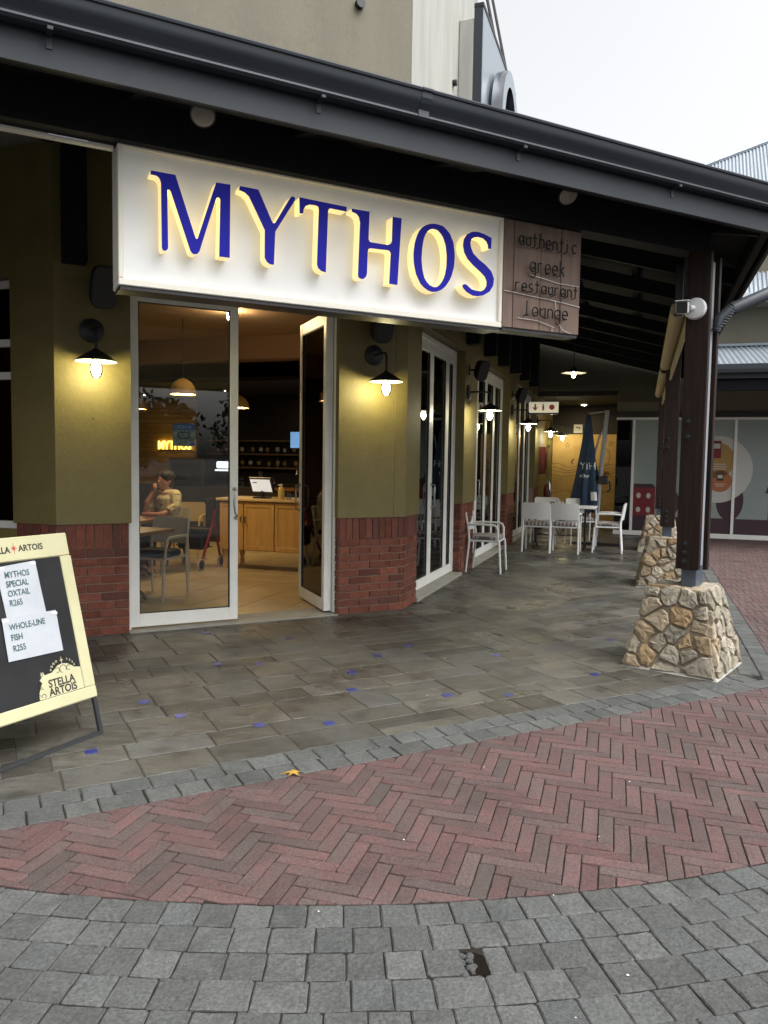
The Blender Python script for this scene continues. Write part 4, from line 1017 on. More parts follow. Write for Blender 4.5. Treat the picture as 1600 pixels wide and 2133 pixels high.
for body, x, z, s_, d, par in (('MYTHOS', -.408, .926, .045, .0112, pa1), ('SPECIAL', -.408, .878, .045, .0112, pa1), ('OXTAIL', -.408, .829, .045, .0112, pa1), ('R265', -.408, .780, .045, .0112, pa1),
                               ('WHOLE-LINE', -.437, .660, .044, .0152, pa2), ('FISH', -.437, .607, .044, .0152, pa2), ('R255', -.437, .552, .044, .0152, pa2)):
    text(body, s_, 'lettering', 'ink_green', par, bp(x, z, d), TXR, .0003, .0004, sx=.80)
# printed beer name, star and crest
FT = [o for o in af.children if o.name.startswith('frame_top')][0]; BBd = [o for o in af.children if o.name.startswith('blackboard')][0]
text('ARTOIS', .046, 'lettering', 'ink_black', FT, bp(-.303, 1.055, .0124), TXR, .0004, .0012, sx=.93)
text('STELLA', .046, 'lettering', 'ink_black', FT, bp(-.353, 1.052, .0124), TXR, .0004, .0012, align='RIGHT', sx=.93)
mb = MB(Mf)
st_ = []
for i in range(16):
    r_ = [.034, .006, .018, .006][i % 4]; st_.append((-.329 + r_ * math.sin(i * math.pi / 8) * (.75 if i % 8 == 4 else 1), 1.073 + r_ * math.cos(i * math.pi / 8)))
mb.prism(st_, -.0128, -.0121, 'xz').build('star', 'star_red', FT)
crest = [(-.336, .277), (-.062, .277), (-.062, .392), (-.10, .400), (-.115, .412), (-.14, .428), (-.17, .434), (-.20, .428), (-.222, .412), (-.24, .400), (-.285, .396), (-.29, .412), (-.305, .414), (-.312, .400), (-.303, .388), (-.318, .376), (-.306, .36), (-.322, .335), (-.335, .305)]
MB(Mf).prism(crest, -.0062, -.0046, 'xz').build('crest', 'board_cream', BBd)
CRm = [o for o in BBd.children if o.name.startswith('crest')][0]
text('STELLA', .056, 'lettering', 'ink_black', CRm, bp(-.272, .327, .0066), TXR, .0003, .0016, sx=.90)
text('ARTOIS', .056, 'lettering', 'ink_black', CRm, bp(-.276, .283, .0066), TXR, .0003, .0016, sx=.90)
mb = MB(Mf)
for pts in (arc(-.17, .405, .020, -30, 250, 12), arc(-.135, .405, .013, 40, 300, 8), arc(-.205, .405, .013, -120, 140, 8), arc(-.302, .402, .008, 0, 330, 8), arc(-.318, .35, .012, 60, 300, 8), arc(-.32, .315, .018, 40, 250, 8), arc(-.31, .292, .012, -60, 200, 8)):
    mb.tube([(x, -.0066, z) for x, z in pts], .0016, 5)
mb.build('scrollwork', 'ink_black', CRm)
st_ = [(-.17 + (.020 if i % 4 == 0 else .012 if i % 2 == 0 else .004) * math.sin(i * math.pi / 4), .452 + (.020 if i % 4 == 0 else .012 if i % 2 == 0 else .004) * math.cos(i * math.pi / 4)) for i in range(8)]
MB(Mf).prism(st_, -.0056, -.0046, 'xz').build('star', 'board_cream', BBd)
for i, ch in enumerate('ANNO'):
    a_ = R(158 - i * 15); text(ch, .016, 'lettering', 'board_cream', BBd, bp(-.17 + .075 * math.cos(a_) - .004, .385 + .066 * math.sin(a_), .0052), TXR, .0003, .0004, align='CENTER')
for i, ch in enumerate('1366'):
    a_ = R(66 - i * 15); text(ch, .016, 'lettering', 'board_cream', BBd, bp(-.17 + .075 * math.cos(a_) + .004, .385 + .066 * math.sin(a_), .0052), TXR, .0003, .0004, align='CENTER')

# silver letter sign on the gable
gs = thing('gable_logo_sign', 'large silver ring logo on a dark-edged panel high on the gable wall', 'sign', WB(1.9, -.19, 4.3), RB)
MB().box(0, 2.4, -.10, 0, 0, 2.63).build('panel', 'gutter', gs)
MB().box(.012, 2.39, -.106, -.1005, .0, 2.60).build('panel_face', 'corrugated', gs)
MB().cbox(-.005, 2.405, -.115, .004, 2.60, 2.65, .004).build('panel_trim', 'black', gs)
n = 32; vs = []; fs = []
for y in (-.16, -.30):
    for rx, rzz in ((.62, .78), (.43, .59)):
        for i in range(n): a_ = 2 * math.pi * i / n; vs.append((.95 + rx * math.cos(a_), y, 1.45 + rzz * math.sin(a_)))
for i in range(n):
    j = (i + 1) % n; fs += [(i, j, n + j, n + i), (2 * n + i, 3 * n + i, 3 * n + j, 2 * n + j), (i, 2 * n + i, 2 * n + j, j), (n + i, n + j, 3 * n + j, 3 * n + i)]
MB().prism([(0, 0)] * 0 + [(.95 + .1 * math.cos(i * math.pi / 8), .0 + .1 * math.sin(i * math.pi / 8)) for i in range(16)], -.16, -.11, 'xz').build('stud', 'steel_dark', gs)
MB().add(vs, fs).build('ring', 'dark_chrome', gs, smooth=40)
MB().prism([(.95 + .44 * math.cos(i * math.pi / 12), 1.45 + .60 * math.sin(i * math.pi / 12)) for i in range(24)], -.2, -.17, 'xz').build('ring_backing', 'steel_dark', gs)
fvs = []
for rx, rzz in ((.62, .78), (.43, .59)):
    for i in range(n): a_ = 2 * math.pi * i / n; fvs.append((.95 + rx * math.cos(a_), -.3015, 1.45 + rzz * math.sin(a_)))
MB().add(fvs, [(i, (i + 1) % n, n + (i + 1) % n, n + i) for i in range(n)]).build('ring_face', 'corrugated', gs)
MB().cbox(.5, 1.4, -.16, -.106, 1.3, 1.35).cbox(.5, 1.4, -.16, -.106, 1.6, 1.65).build('mounting_rail', 'steel_dark', gs)
MB().tube([(.9, -.08, 2.66), (.9, .3, 4.4)], .02, 6).tube([(1.8, -.08, 2.66), (1.8, .3, 4.4)], .02, 6).build('stay', 'black', gs)

# ================================================================== WALL LAMPS AND SPEAKERS
LAMPS = []
def wall_lamp(loc, rz, label, bulb, arm=.25, drop=.20, scale=1.0):
    t = thing('wall_lamp', label, 'lamp', loc, rz, 'lit wall lamps with conical metal shades')
    MB().lathe([(.098, 0), (.098, -.014), (.085, -.022), (.07, -.022), (.06, -.030), (.03, -.034)], n=24, axis='y').build('wall_plate', 'black_metal', t, smooth=40)
    MB().tube([(0, -.02, 0), (0, -arm * .7, .004), (0, -arm * .93, -.008), (0, -arm, -.04), (0, -arm, -drop + .03)], .012, 8).build('arm', 'black_metal', t, smooth=50)
    MB(T_((0, -arm, -drop))).lathe([(.022, .075), (.028, .062), (.058, .046), (.158, -.018), (.164, -.026), (.159, -.026), (.06, .030), (.0, .034)], n=28, cap=False).build('shade', ['black_metal'], t, smooth=35)
    MB(T_((0, -arm, -drop))).lathe([(.157, -.0275), (.062, .0265), (.0, .030)], n=28, cap=False).build('shade_lining', 'white_paint', t, smooth=40)
    MB(T_((0, -arm, -drop))).lathe([(.026, .026), (.034, -.012), (.034, -.02)], n=14).build('socket', 'brushed', t)
    MB(T_((0, -arm, -drop))).lathe([(.0, -.160), (.030, -.152), (.046, -.118), (.048, -.06), (.040, -.028), (.034, -.0205)], n=16, cap=False).build('glass_jar', 'glass', t, smooth=60)
    MB(T_((0, -arm, -drop))).ball((0, 0, -.085), (.036, .036, .052), 12, 8).build('bulb', bulb, t, smooth=80)
wall_lamp(WA(-.375, -.022, 2.54), RA, 'lit wall lamp on the pillar right of the open door', 'bulb', arm=.27, drop=.25)
wall_lamp(WA(-2.967, -.022, 2.545), RA, 'lit wall lamp on the pillar left of the glass door', 'bulb', arm=.27, drop=.25)
for i, x in enumerate((2.80, 6.45, 9.95, 12.6)):
    wall_lamp(WB(x, -.022 if i < 3 else -.022, 2.45), RB, ['lit wall lamp above the lone white chair', 'lit wall lamp on the second pillar of the walkway', 'lit wall lamp above the red hose cabinet', 'farthest lit wall lamp, in front of the yellow mural'][i], 'bulb_cool', arm=.30, drop=.22)
def speaker(loc, rz, label, yaw=0, tilt=18, s=1.0):
    t = thing('wall_speaker', label, 'speaker', loc, rz, 'black wall loudspeakers')
    MB().cbox(-.03, .03, -.015, 0, -.07, .07, .004).tube([(0, -.01, 0), (0, -.09, .0)], .014, 8).build('bracket', 'black_metal', t)
    M = T_((0, -.15, 0)) @ Matrix.Rotation(R(yaw), 4, 'Z') @ Matrix.Rotation(R(tilt), 4, 'X')
    prof = []
    for k in range(20):
        a_ = 2 * math.pi * k / 20; ca, sa = math.cos(a_), math.sin(a_); prof.append((math.copysign(abs(ca) ** .55, ca), math.copysign(abs(sa) ** .55, sa)))
    vs = []; fs = []; n = 20
    for y, rx, rz_ in ((.075, .055, .11), (.0, .085, .142), (-.07, .095, .152), (-.082, .09, .147)):
        vs += [(p[0] * rx * s, y * s, p[1] * rz_ * s) for p in prof]
    for i in range(3):
        for k in range(n): k2 = (k + 1) % n; fs.append((i * n + k, i * n + k2, (i + 1) * n + k2, (i + 1) * n + k))
    fs += [tuple(range(n)), tuple(3 * n + k for k in range(n))]
    MB(M).add(vs, fs).build('cabinet', 'black', t, smooth=45)
    MB(M).prism([(p[0] * .08 * s, p[1] * .137 * s) for p in prof], -.086 * s, -.0825 * s, 'xz').build('grille', 'black_metal', t)
speaker(WA(-2.905, -.021, 2.885), RA, 'black loudspeaker above the lamp left of the glass door', 10, s=1.12)
speaker(WA(-.38, -.021, 2.82), RA, 'black loudspeaker above the lamp right of the open door', 5, s=1.12)
speaker(WB(2.85, -.021, 2.75), RB, 'black loudspeaker above the lone white chair', -40, 22, .92)
speaker(WB(6.45, -.021, 2.72), RB, 'black loudspeaker on the second pillar of the walkway', -40, 22, .92)

# ================================================================== TABLE, CHAIRS, PARASOL ON THE WALKWAY
# striped cushion material: bands along the seat
m = MATS['cushion_stripe']; t_ = m.node_tree; b_ = t_.nodes['Principled BSDF']
tc = nn(t_, 'ShaderNodeTexCoord'); wv = nn(t_, 'ShaderNodeTexWave', Scale=5.0, Distortion=.4); wv.bands_direction = 'X'
t_.links.new(tc.outputs['Object'], wv.inputs['Vector']); cr = nn(t_, 'ShaderNodeValToRGB'); cr.color_ramp.interpolation = 'CONSTANT'
for p, c in ((0, (.36, .34, .33)), (.38, (.07, .07, .09)), (.60, (.32, .30, .29)), (.78, (.10, .08, .08))):
    e = cr.color_ramp.elements.new(p) if p else cr.color_ramp.elements[0]; e.position = p; e.color = (*c, 1)
cr.color_ramp.elements[-1].color = (.46, .44, .43, 1)
t_.links.new(wv.outputs['Fac'], cr.inputs[0]); t_.links.new(cr.outputs[0], b_.inputs['Base Color'])
def make_chair(label, loc, rz, frame='white_paint', cushion='cushion_stripe', group='white metal armchairs', name='armchair', cat='chair'):
    """front looks to local -y; seat 0.46 wide"""
    t = thing(name, label, cat, loc, rz, group)
    for s_ in (-1, 1):
        x = s_ * .225
        MB().tube([(x * 1.02, .245, 0), (x, .205, .44), (x * .99, .215, .55), (x * .97, .262, .82)], [.015, .018, .018, .015], 8).build('rear_leg', frame, t, smooth=50)
        MB().tube([(x * 1.02, -.235, 0), (x, -.205, .44)], [.015, .018], 8).build('front_leg', frame, t, smooth=50)
        MB().tube([(x, -.19, .44), (x * 1.05, -.185, .60), (x * 1.06, -.165, .645), (x * 1.06, -.13, .66), (x * 1.04, .10, .665), (x * .985, .232, .655)], .016, 8).build('armrest', frame, t, smooth=50)
    MB().cbox(-.228, .228, -.21, .215, .425, .448, .008).build('seat', frame, t)
    vs = []; fs = []; n = 8
    for th in (0, .012):
        for z in (.565, .58, .70, .82, .845):
            for i in range(n + 1):
                u = -1 + 2 * i / n; y = .222 + (z - .55) * .15 + .035 * (1 - u * u) * .8 + th; x = u * (.222 if .57 < z < .83 else .21); vs.append((x, y, z))
    k = n + 1
    for L_ in (0, 1):
        for j in range(4):
            for i in range(n): a_ = L_ * 5 * k + j * k + i; fs.append((a_, a_ + 1, a_ + k + 1, a_ + k))
    for j in range(4):
        for i in (0, n): a_ = j * k + i; fs.append((a_, a_ + k, 5 * k + a_ + k, 5 * k + a_))
    for i in range(n):
        for j in (0, 4): a_ = j * k + i; fs.append((a_, a_ + 1, 5 * k + a_ + 1, 5 * k + a_))
    MB().add(vs, fs).build('backrest', frame, t, smooth=50)
    vs = []; fs = []; n = 10
    for zz, sc_ in ((.45, .93), (.465, 1.0), (.495, 1.0), (.515, .92), (.522, .6)):
        for i in range(24):
            a_ = 2 * math.pi * i / 24; ca, sa = math.cos(a_), math.sin(a_); vs.append((math.copysign(abs(ca) ** .45, ca) * .212 * sc_, math.copysign(abs(sa) ** .45, sa) * .205 * sc_ - .005, zz))
    vs.append((0, -.005, .523))
    for j in range(4):
        for i in range(24): i2 = (i + 1) % 24; fs.append((j * 24 + i, j * 24 + i2, (j + 1) * 24 + i2, (j + 1) * 24 + i))
    for i in range(24): fs.append((96 + i, 96 + (i + 1) % 24, 120))
    MB().add(vs, fs).build('seat_cushion', cushion, t, smooth=60)
    return t
base = make_chair('lone white armchair with striped cushion against the brick pillar', WB(3.09, -.27, .004), RB)
def chair(x, y, ang, label):
    c = copy_tree(base); c.location = WB(x, y, .004); c.rotation_euler = (0, 0, RB + ang); c['label'] = label
chair(5.82, -.62, R(90), 'white armchair seen from behind at the table, left of the pair')
chair(5.87, -1.08, R(90), 'white armchair seen from behind at the table, right of the pair')
chair(6.25, -1.75, R(180), 'white armchair at the right end of the table, seen from the side')
chair(7.35, -.55, R(-90), 'white armchair on the far side of the table, nearer the wall')
chair(7.30, -1.22, R(-72), 'white armchair on the far side of the table, nearer the parasol')
tb = thing('cafe_table', 'white topped table with black iron base among the white armchairs', 'table', WB(6.58, -.90, .004), RB)
MB().cbox(-.36, .36, -.64, .60, .725, .75, .006).build('table_top', 'marble', tb)
for y in (-.45, .42):
    MB().cbox(-.018, .018, y - .018, y + .018, .10, .725, .003).build('leg_column', 'black_metal', tb)
    MB().tube([(-.25, y, .01), (-.18, y, .05), (0, y, .12), (.18, y, .05), (.25, y, .01)], .016, 8).build('foot', 'black_metal', tb)
MB().tube([(0, -.45, .22), (0, .42, .22)], .01, 6).tube([(0, -.01, .22), (0, -.12, .40)], .008, 6).tube([(0, -.01, .22), (0, .10, .40)], .008, 6).build('stretcher', 'black_metal', tb)
cd_ = thing('condiment_holder', 'small chrome condiment holder on the white cafe table', 'condiments', WB(6.5, -.93, .755), RB)
MB().cbox(-.04, .04, -.05, .05, 0, .008).tube([(0, 0, 0), (0, 0, .13)], .004, 6).build('stand', 'chrome', cd_)
for dx, dy in ((-.02, -.025), (.02, .025), (-.02, .025)): MB().lathe([(.016, .009), (.017, .06), (.01, .075), (.012, .09)], (dx, dy, 0), 10).build('shaker', 'brushed', cd_, smooth=40)
cs = thing('menu_stand', 'small black menu block on the white cafe table', 'menu stand', WB(6.5, -.78, .755), RB)
MB().cbox(-.02, .02, -.04, .04, 0, .07, .004).build('block', 'black', cs); MB().box(-.0215, -.0205, -.03, .03, .012, .05).build('label', 'paper', cs)
# closed parasol on a cantilever mast
pu = thing('closed_parasol', 'closed navy parasol with white lettering behind the cafe table', 'parasol', WB(7.75, -1.27, 0), RB)
nf = 48; zs = [.62, .80, 1.0, 1.25, 1.5, 1.8, 2.1, 2.32, 2.42]; vs = []; fs = []
def prad(z, a_):
    k = (2.46 - z) / 1.84; r_ = .06 + .27 * min(1, k) ** .85; fold = math.cos(6 * a_ + 1.3 * math.sin(2.1 * z) + .8 * math.sin(2 * a_)) * .5 + .5
    return r_ * (.62 + .38 * fold * min(1, k * 1.6)) * (1 + .06 * math.sin(3 * a_ + 4 * z))
for z in zs:
    for i in range(nf):
        a_ = 2 * math.pi * i / nf; zz = z + (.13 * math.cos(6 * a_ + 1) - .07 * math.sin(3 * a_) if z < .7 else 0); r_ = prad(z, a_) * (.86 if z < .7 else 1); vs.append((r_ * math.cos(a_), r_ * math.sin(a_), zz))
vs.append((0, 0, 2.45))
for j in range(len(zs) - 1):
    for i in range(nf): i2 = (i + 1) % nf; fs.append((j * nf + i, j * nf + i2, (j + 1) * nf + i2, (j + 1) * nf + i))
T0 = (len(zs) - 1) * nf
for i in range(nf): fs.append((T0 + i, T0 + (i + 1) % nf, len(vs) - 1))
cnp = MB().add(vs, fs).build('canopy', 'umbrella', pu, smooth=60)
def on_cone(o, ang0, z0, off=.006):
    """wrap a flat text mesh (x right, y up) round the folded canopy"""
    me = o.data
    for v in me.vertices:
        z = z0 + v.co.y; a_ = ang0 + v.co.x / .22; r_ = prad(z, a_) + off + (v.co.z if v.co.z > 0 else 0); v.co = (r_ * math.cos(a_), r_ * math.sin(a_), z)
    o.location = (0, 0, 0); o.rotation_euler = (0, 0, 0); o.scale = (1, 1, 1)
for body, s_, a0, z0, mt in (('YTH', .19, R(140), 1.40, 'cloth_white'), ('e Our', .095, R(140), 1.25, 'cloth_white'), ('m.', .17, R(228), 1.46, 'cloth_white')):
    o = text(body, s_, 'lettering', mt, cnp, (0, 0, 0), (0, 0, 0), .0015, .001); on_cone(o, a0, z0)
for z0, z1, a0, a1 in ((1.02, 1.18, R(228), R(268)), (.82, .98, R(205), R(238))):
    vs = []; fs = []; n = 8
    for z in (z0, (z0 + z1) / 2, z1):
        for i in range(n + 1): a_ = a0 + (a1 - a0) * i / n; r_ = prad(z, a_) + .007; vs.append((r_ * math.cos(a_), r_ * math.sin(a_), z))
    for j in range(2):
        for i in range(n): fs.append((j * (n + 1) + i, j * (n + 1) + i + 1, (j + 1) * (n + 1) + i + 1, (j + 1) * (n + 1) + i))
    MB().add(vs, fs).build('white_valance', 'cloth_white', cnp)
MB().tube([(-.02, -.20, .03), (0, -.25, 1.2), (.02, -.34, 2.52)], .042, 12).build('mast', 'pipe_light', pu, smooth=50)
MB().tube([(0, -.31, 2.2), (0, -.20, 2.0), (.0, -.10, 1.5)], .018, 8).tube([(.02, -.335, 2.50), (0, 0, 2.46)], .016, 8).build('arm', 'pipe_light', pu)
MB().cbox(-.05, .05, -.40, -.20, 1.12, 1.28, .02).tube([(0, -.36, 1.2), (0, -.43, 1.16), (0, -.44, 1.02), (0, -.39, .98)], .02, 8).build('crank', 'black', pu)
MB().cbox(-.45, .45, -.65, .25, .0, .05, .01).lathe([(.09, .05), (.08, .09), (.05, .12)], (-.02, -.2, 0), 14).build('base', 'steel_dark', pu)

# ================================================================== END OF THE WALKWAY
ew = thing('passage_walls', 'olive bulkhead and dark passage walls at the end of the covered walkway', 'wall', WB(9.8, 0, 0), RB)
MB().prism([(.0, 3.08), (-1.755, 3.08), (-1.755, 2.83), (-2.75, 2.83), (-2.75, 3.6), (0, 4.4)], .0, .2, 'yz').build('bulkhead', 'olive_shaded', ew)
MB().box(.2, 3.5, -1.80, -.0, 2.98, 3.12).build('passage_ceiling', 'dark_wall', ew)
MB().box(3.4, 3.6, -1.85, .0, 0, 2.98).build('end_wall', 'dark_wall', ew)
MB().box(.2, 3.4, -1.95, -1.75, 0, 2.98).build('side_wall', 'dark_wall', ew)
mu_ = thing('ladies_mural', 'lit ochre mural with line drawings at the end of the walkway', 'mural', WB(13.19, -.82, 0), RB)
MB().box(0, .008, -.80, -.002, .03, 2.26).build('panel', 'ochre', mu_); MB().box(0, .008, .004, .80, .03, 2.26).build('panel', 'ochre', mu_)
MB().box(-.004, .012, -.002, .004, .03, 2.26).build('joint', 'mural_line', mu_)
ln = MB()
def ml(pts, r_=.006): ln.tube([(-.002, y, z) for y, z in pts], r_, 5)
for z0, amp in ((1.45, .05), (1.35, .04), (1.28, .03), (1.18, .02)): ml([(-.78 + i * .078, z0 + amp * math.sin(i * .7 + z0 * 5)) for i in range(21)])
for i in range(34): ml([(-.76 + i * .046, .78 + .02 * math.sin(i)), (-.76 + i * .046, 1.14)], .004)
ml([(-.78 + i * .078, .76 + .03 * math.sin(i * .9)) for i in range(21)])
for sy, sz in ((.42, 1.97), (-.66, 2.03)): ml([(sy + (.075 if i % 2 == 0 else .03) * math.sin(i * math.pi / 5), sz + (.075 if i % 2 == 0 else .03) * math.cos(i * math.pi / 5)) for i in range(11)])
ml(arc(-.55, 1.68, .10, 0, 360, 14, .2)); ml(arc(-.42, 1.72, .07, 90, 300, 10, .12)); ml([(-.5, 1.22), (-.58, 1.28), (-.66, 1.26)], .02); ml([(.24, 1.62), (.30, 1.56), (.28, 1.48)], .02)
ml([(-.7, .27), (.1, .27)], .012)
tag(ln.build('line_drawing', 'mural_line', mu_), kind='stuff')
o = text('LADIES', .19, 'lettering', 'mural_line', mu_, (-.004, .12, .32), (R(90), 0, R(-90)), .002, .003)
pl = thing('passage_light', 'small round ceiling light over the ochre mural', 'lamp', WB(12.3, -.85, 2.97), RB)
MB().lathe([(.10, .01), (.10, -.02), (.085, -.025)], n=20).build('ring', 'white_paint', pl); MB().lathe([(.082, -.022), (.0, -.03)], n=20, cap=False).build('diffuser', 'down_glow', pl)
ex_ = thing('fire_exit_sign', 'hanging white sign with red arrow, extinguisher and hose symbols', 'sign', WB(7.4, -.46, 2.46), RB)
MB().cbox(-.025, .025, -.28, .27, 0, .20, .006).build('box', 'exit_face', ex_)
for y in (-.22, .20): MB().tube([(0, y, .2), (0, y, .75)], .004, 5).build('hanger', 'black_metal', ex_)
sx_ = -.0275
def yz(p, a0=sx_, a1=-.0255): return MB().prism(p, a0, a1, 'yz')
yz([(.15 + a, .10 + b) for a, b in ((0, -.065), (.05, -.005), (.045, .01), (.016, -.012), (.016, .06), (-.016, .06), (-.016, -.012), (-.045, .01), (-.05, -.005))]).build('arrow', 'sign_red', ex_)
yz([(0 + a, .10 + b) for a, b in ((-.018, -.06), (.018, -.06), (.018, .02), (.008, .035), (.008, .05), (.022, .055), (.02, .062), (-.012, .06), (-.008, .035), (-.018, .02))]).build('extinguisher_symbol', 'sign_red', ex_)
yz(arc(-.16, .10, .05, 0, 342, 19)).build('hose_symbol', 'sign_red', ex_)
MB().box(-.02, .02, -.27, .26, -.035, -.003).build('tube_cover', 'black_metal', ex_)
ar = thing('arrow_sign', 'small white square sign with a black bent arrow above the mural', 'sign', WB(13.15, -.66, 2.40), RB)
MB().cbox(-.01, .01, -.11, .11, -.11, .11, .003).build('plate', 'vinyl_white', ar)
MB().prism([(.06, .03), (.01, .055), (.01, .04), (-.055, .04), (-.055, -.02), (-.03, -.02), (-.03, .02), (.01, .02), (.01, .005)], -.0125, -.0105, 'yz').build('arrow', 'black', ar)
fh = thing('fire_hose_cabinet', 'red fire hose cabinet on the olive wall near the mural', 'fire hose', WB(10.75, -.0, 1.25), RB)
MB().cbox(-.30, .30, -.16, -.003, 0, .62, .01).build('box', 'red', fh); MB().lathe([(.2, -.162), (.2, -.18), (.05, -.18)], (0, 0, .31), 20, axis='y').build('reel', 'red', fh)
MB().tube([(-.2, -.17, .60), (-.22, -.2, .66), (-.12, -.2, .63)], .012, 6).tube([(.1, -.17, .60), (.15, -.2, .67), (.2, -.18, .62)], .012, 6).build('hose_clip', 'chrome', fh)
fe = thing('fire_extinguisher', 'red fire extinguisher standing below the hose cabinet', 'extinguisher', WB(10.35, -.14, .0), RB)
MB().box(-.12, .12, -.01, .12, 0, .62).build('stand', 'steel_dark', fe)
MB().lathe([(.07, .62), (.075, .64), (.075, .95), (.05, 1.02), (.025, 1.05)], (0, -.09, 0), 16).build('cylinder', 'red', fe, smooth=40)
MB().tube([(0, -.09, 1.05), (0, -.09, 1.11)], .015, 8).tube([(0, -.09, 1.1), (-.05, -.15, 1.08), (-.09, -.16, .9)], .009, 6).cbox(-.01, .01, -.16, -.05, 1.10, 1.125).build('valve', 'chrome', fe)
MB().box(-.055, .055, -.168, -.164, .72, .84).build('label_band', 'paper', fe)
# hanging lamp under the veranda roof
hl = thing('hanging_lamp', 'lit hanging lamp with a flat metal shade under the veranda roof', 'lamp', WB(5.0, -1.205, 2.9), RB)
MB().tube([(0, 0, .10), (0, 0, .95)], .008, 6).build('cord', 'black_metal', hl)
MB().lathe([(.02, .12), (.03, .09), (.06, .075), (.19, .03), (.195, .022), (.18, .022), (.05, .06), (0, .065)], n=28, cap=False).build('shade', 'black_metal', hl, smooth=35)
MB().lathe([(.185, .0205), (.052, .055), (0, .06)], n=28, cap=False).build('shade_lining', 'white_paint', hl, smooth=40)
MB().ball((0, 0, -.005), (.032, .032, .045), 12, 8).build('bulb', 'bulb_small', hl, smooth=80)

# ================================================================== SHOP ACROSS THE END
shp = thing('neighbouring_shop', 'cream shop with printed windows and grey corrugated roofs at the end of the paving', 'building', WB(9.8, 0, 0), RB)
MB().box(.05, .35, -9, -1.72, 2.62, 6.2).build('wall', 'cream', shp)
MB().box(.05, .35, -9, -1.72, 0, .0 + .002).build('plinth', 'sill', shp)
MB().box(.9, 1.0, -9, -1.75, 0, 2.62).build('blackout', 'black', shp)
WT = 2.45
for y in (-2.08, -4.06, -6.05): MB().cbox(-.03, .05, y - .028, y + .028, .10, WT, .003).build('mullion', 'white_alu', shp)
MB().cbox(-.03, .05, -9, -1.72, WT, WT + .05, .003).build('window_head', 'white_alu', shp)
MB().cbox(-.03, .06, -9, -1.72, .004, .10, .003).build('window_sill', 'white_alu', shp)
MB().box(.0, .05, -9, -1.72, WT + .05, 2.62).build('fascia', 'black', shp)
MB().box(.004, .010, -2.052, -1.74, .10, WT).build('pane', 'glass_dark', shp)
PN = []
for a_, b_2 in ((-4.032, -2.108), (-6.022, -4.088), (-9, -6.078)): PN.append(MB().box(.004, .010, a_, b_2, .10, WT).build('pane', 'vinyl', shp))
def pr(poly, d, mat, pane, name='print'):
    return MB().prism(poly, .004 - d - .0012, .004 - d, 'yz').build(name, mat, pane)
def rect(y0, y1, z0, z1): return [(y0, z0), (y1, z0), (y1, z1), (y0, z1)]
def cl(poly, pane_i):
    a_, b_2 = ((-4.032, -2.108), (-6.022, -4.088))[pane_i]; q = clip(poly, 1, 0, a_ + .002); return clip(q, -1, 0, -(b_2 - .002))
for i in (0, 1):
    a_, b_2 = ((-4.032, -2.108), (-6.022, -4.088))[i]; pr(rect(a_, b_2, .10, .42), .001, 'plum', PN[i], 'printed_grass')
pr(rect(-2.55, -2.11, .42, 1.02), .0015, 'house_red', PN[0], 'printed_house'); pr([(-2.56, 1.02), (-2.11, 1.02), (-2.11, 1.10), (-2.5, 1.10)], .0015, 'plum', PN[0], 'printed_roof')
for y in (-2.22, -2.42):
    for z in (.55, .85): pr(arc(y, z, .045, 0, 340, 12, .06), .003, 'vinyl_white', PN[0], 'printed_window')
pr(rect(-3.46, -3.05, .42, 1.02), .0015, 'house_red', PN[0], 'printed_house'); pr(rect(-3.44, -3.12, .46, .84), .003, 'plum', PN[0], 'printed_door')
for y in (-3.22, -3.33):
    for z in (.53, .64, .75): pr(arc(y, z, .038, 0, 340, 10, .045), .0045, 'vinyl_white', PN[0], 'printed_window')
pr(arc(-2.82, .72, .22, 0, 345, 20, .30), .0016, 'plum', PN[0], 'printed_tree')
tr = arc(-4.0, .80, .26, 0, 352, 40, .42)
for i in (0, 1): q = cl(tr, i); pr(q, .0035, 'plum', PN[i], 'printed_tree')
big = arc(-3.72, 1.43, .69, 0, 354, 48)
for i in (0, 1): pr(cl(big, i), .006, 'vinyl_white', PN[i], 'printed_circle')
pr(arc(-3.70, 1.62, .37, 0, 352, 36), .008, 'gold', PN[0], 'printed_circle'); pr(cl(arc(-3.80, 1.19, .225, 0, 350, 30), 0), .008, 'orange', PN[0], 'printed_circle'); pr(arc(-3.36, 1.19, .225, 0, 350, 30), .008, 'orange', PN[0], 'printed_circle')
pr(rect(-3.80, -3.60, 1.66, 2.02), .010, 'house_red', PN[0], 'printed_phone'); pr(rect(-3.78, -3.62, 1.86, 1.96), .012, 'vinyl_white', PN[0], 'printed_screen')
pr(rect(-3.86, -3.74, 1.20, 1.36), .010, 'plum', PN[0], 'printed_phone'); pr(rect(-3.845, -3.755, 1.25, 1.32), .012, 'vinyl_white', PN[0], 'printed_screen')
for z, l in ((1.54, .22), (1.49, .27), (1.44, .25)): pr(rect(-3.70 - l / 2 - .08, -3.70 + l / 2 - .08, z - .008, z + .008), .010, 'vinyl_white', PN[0], 'printed_line')
for z, l in ((1.13, .2), (1.09, .15)): pr(rect(-3.80 - l / 2, -3.80 + l / 2, z - .007, z + .007), .010, 'vinyl_white', PN[0], 'printed_line')
pr(rect(-5.25, -4.72, .42, .98), .0016, 'house_red', PN[1], 'printed_house'); pr([(-5.35, .96), (-4.66, .96), (-4.76, 1.32), (-5.3, 1.34)], .0036, 'plum', PN[1], 'printed_roof')
pr([(-5.05, .44), (-4.87, .44), (-4.87, .72)] + arc(-4.96, .72, .09, 0, 180, 8) + [(-5.05, .72)], .0036, 'plum', PN[1], 'printed_door')
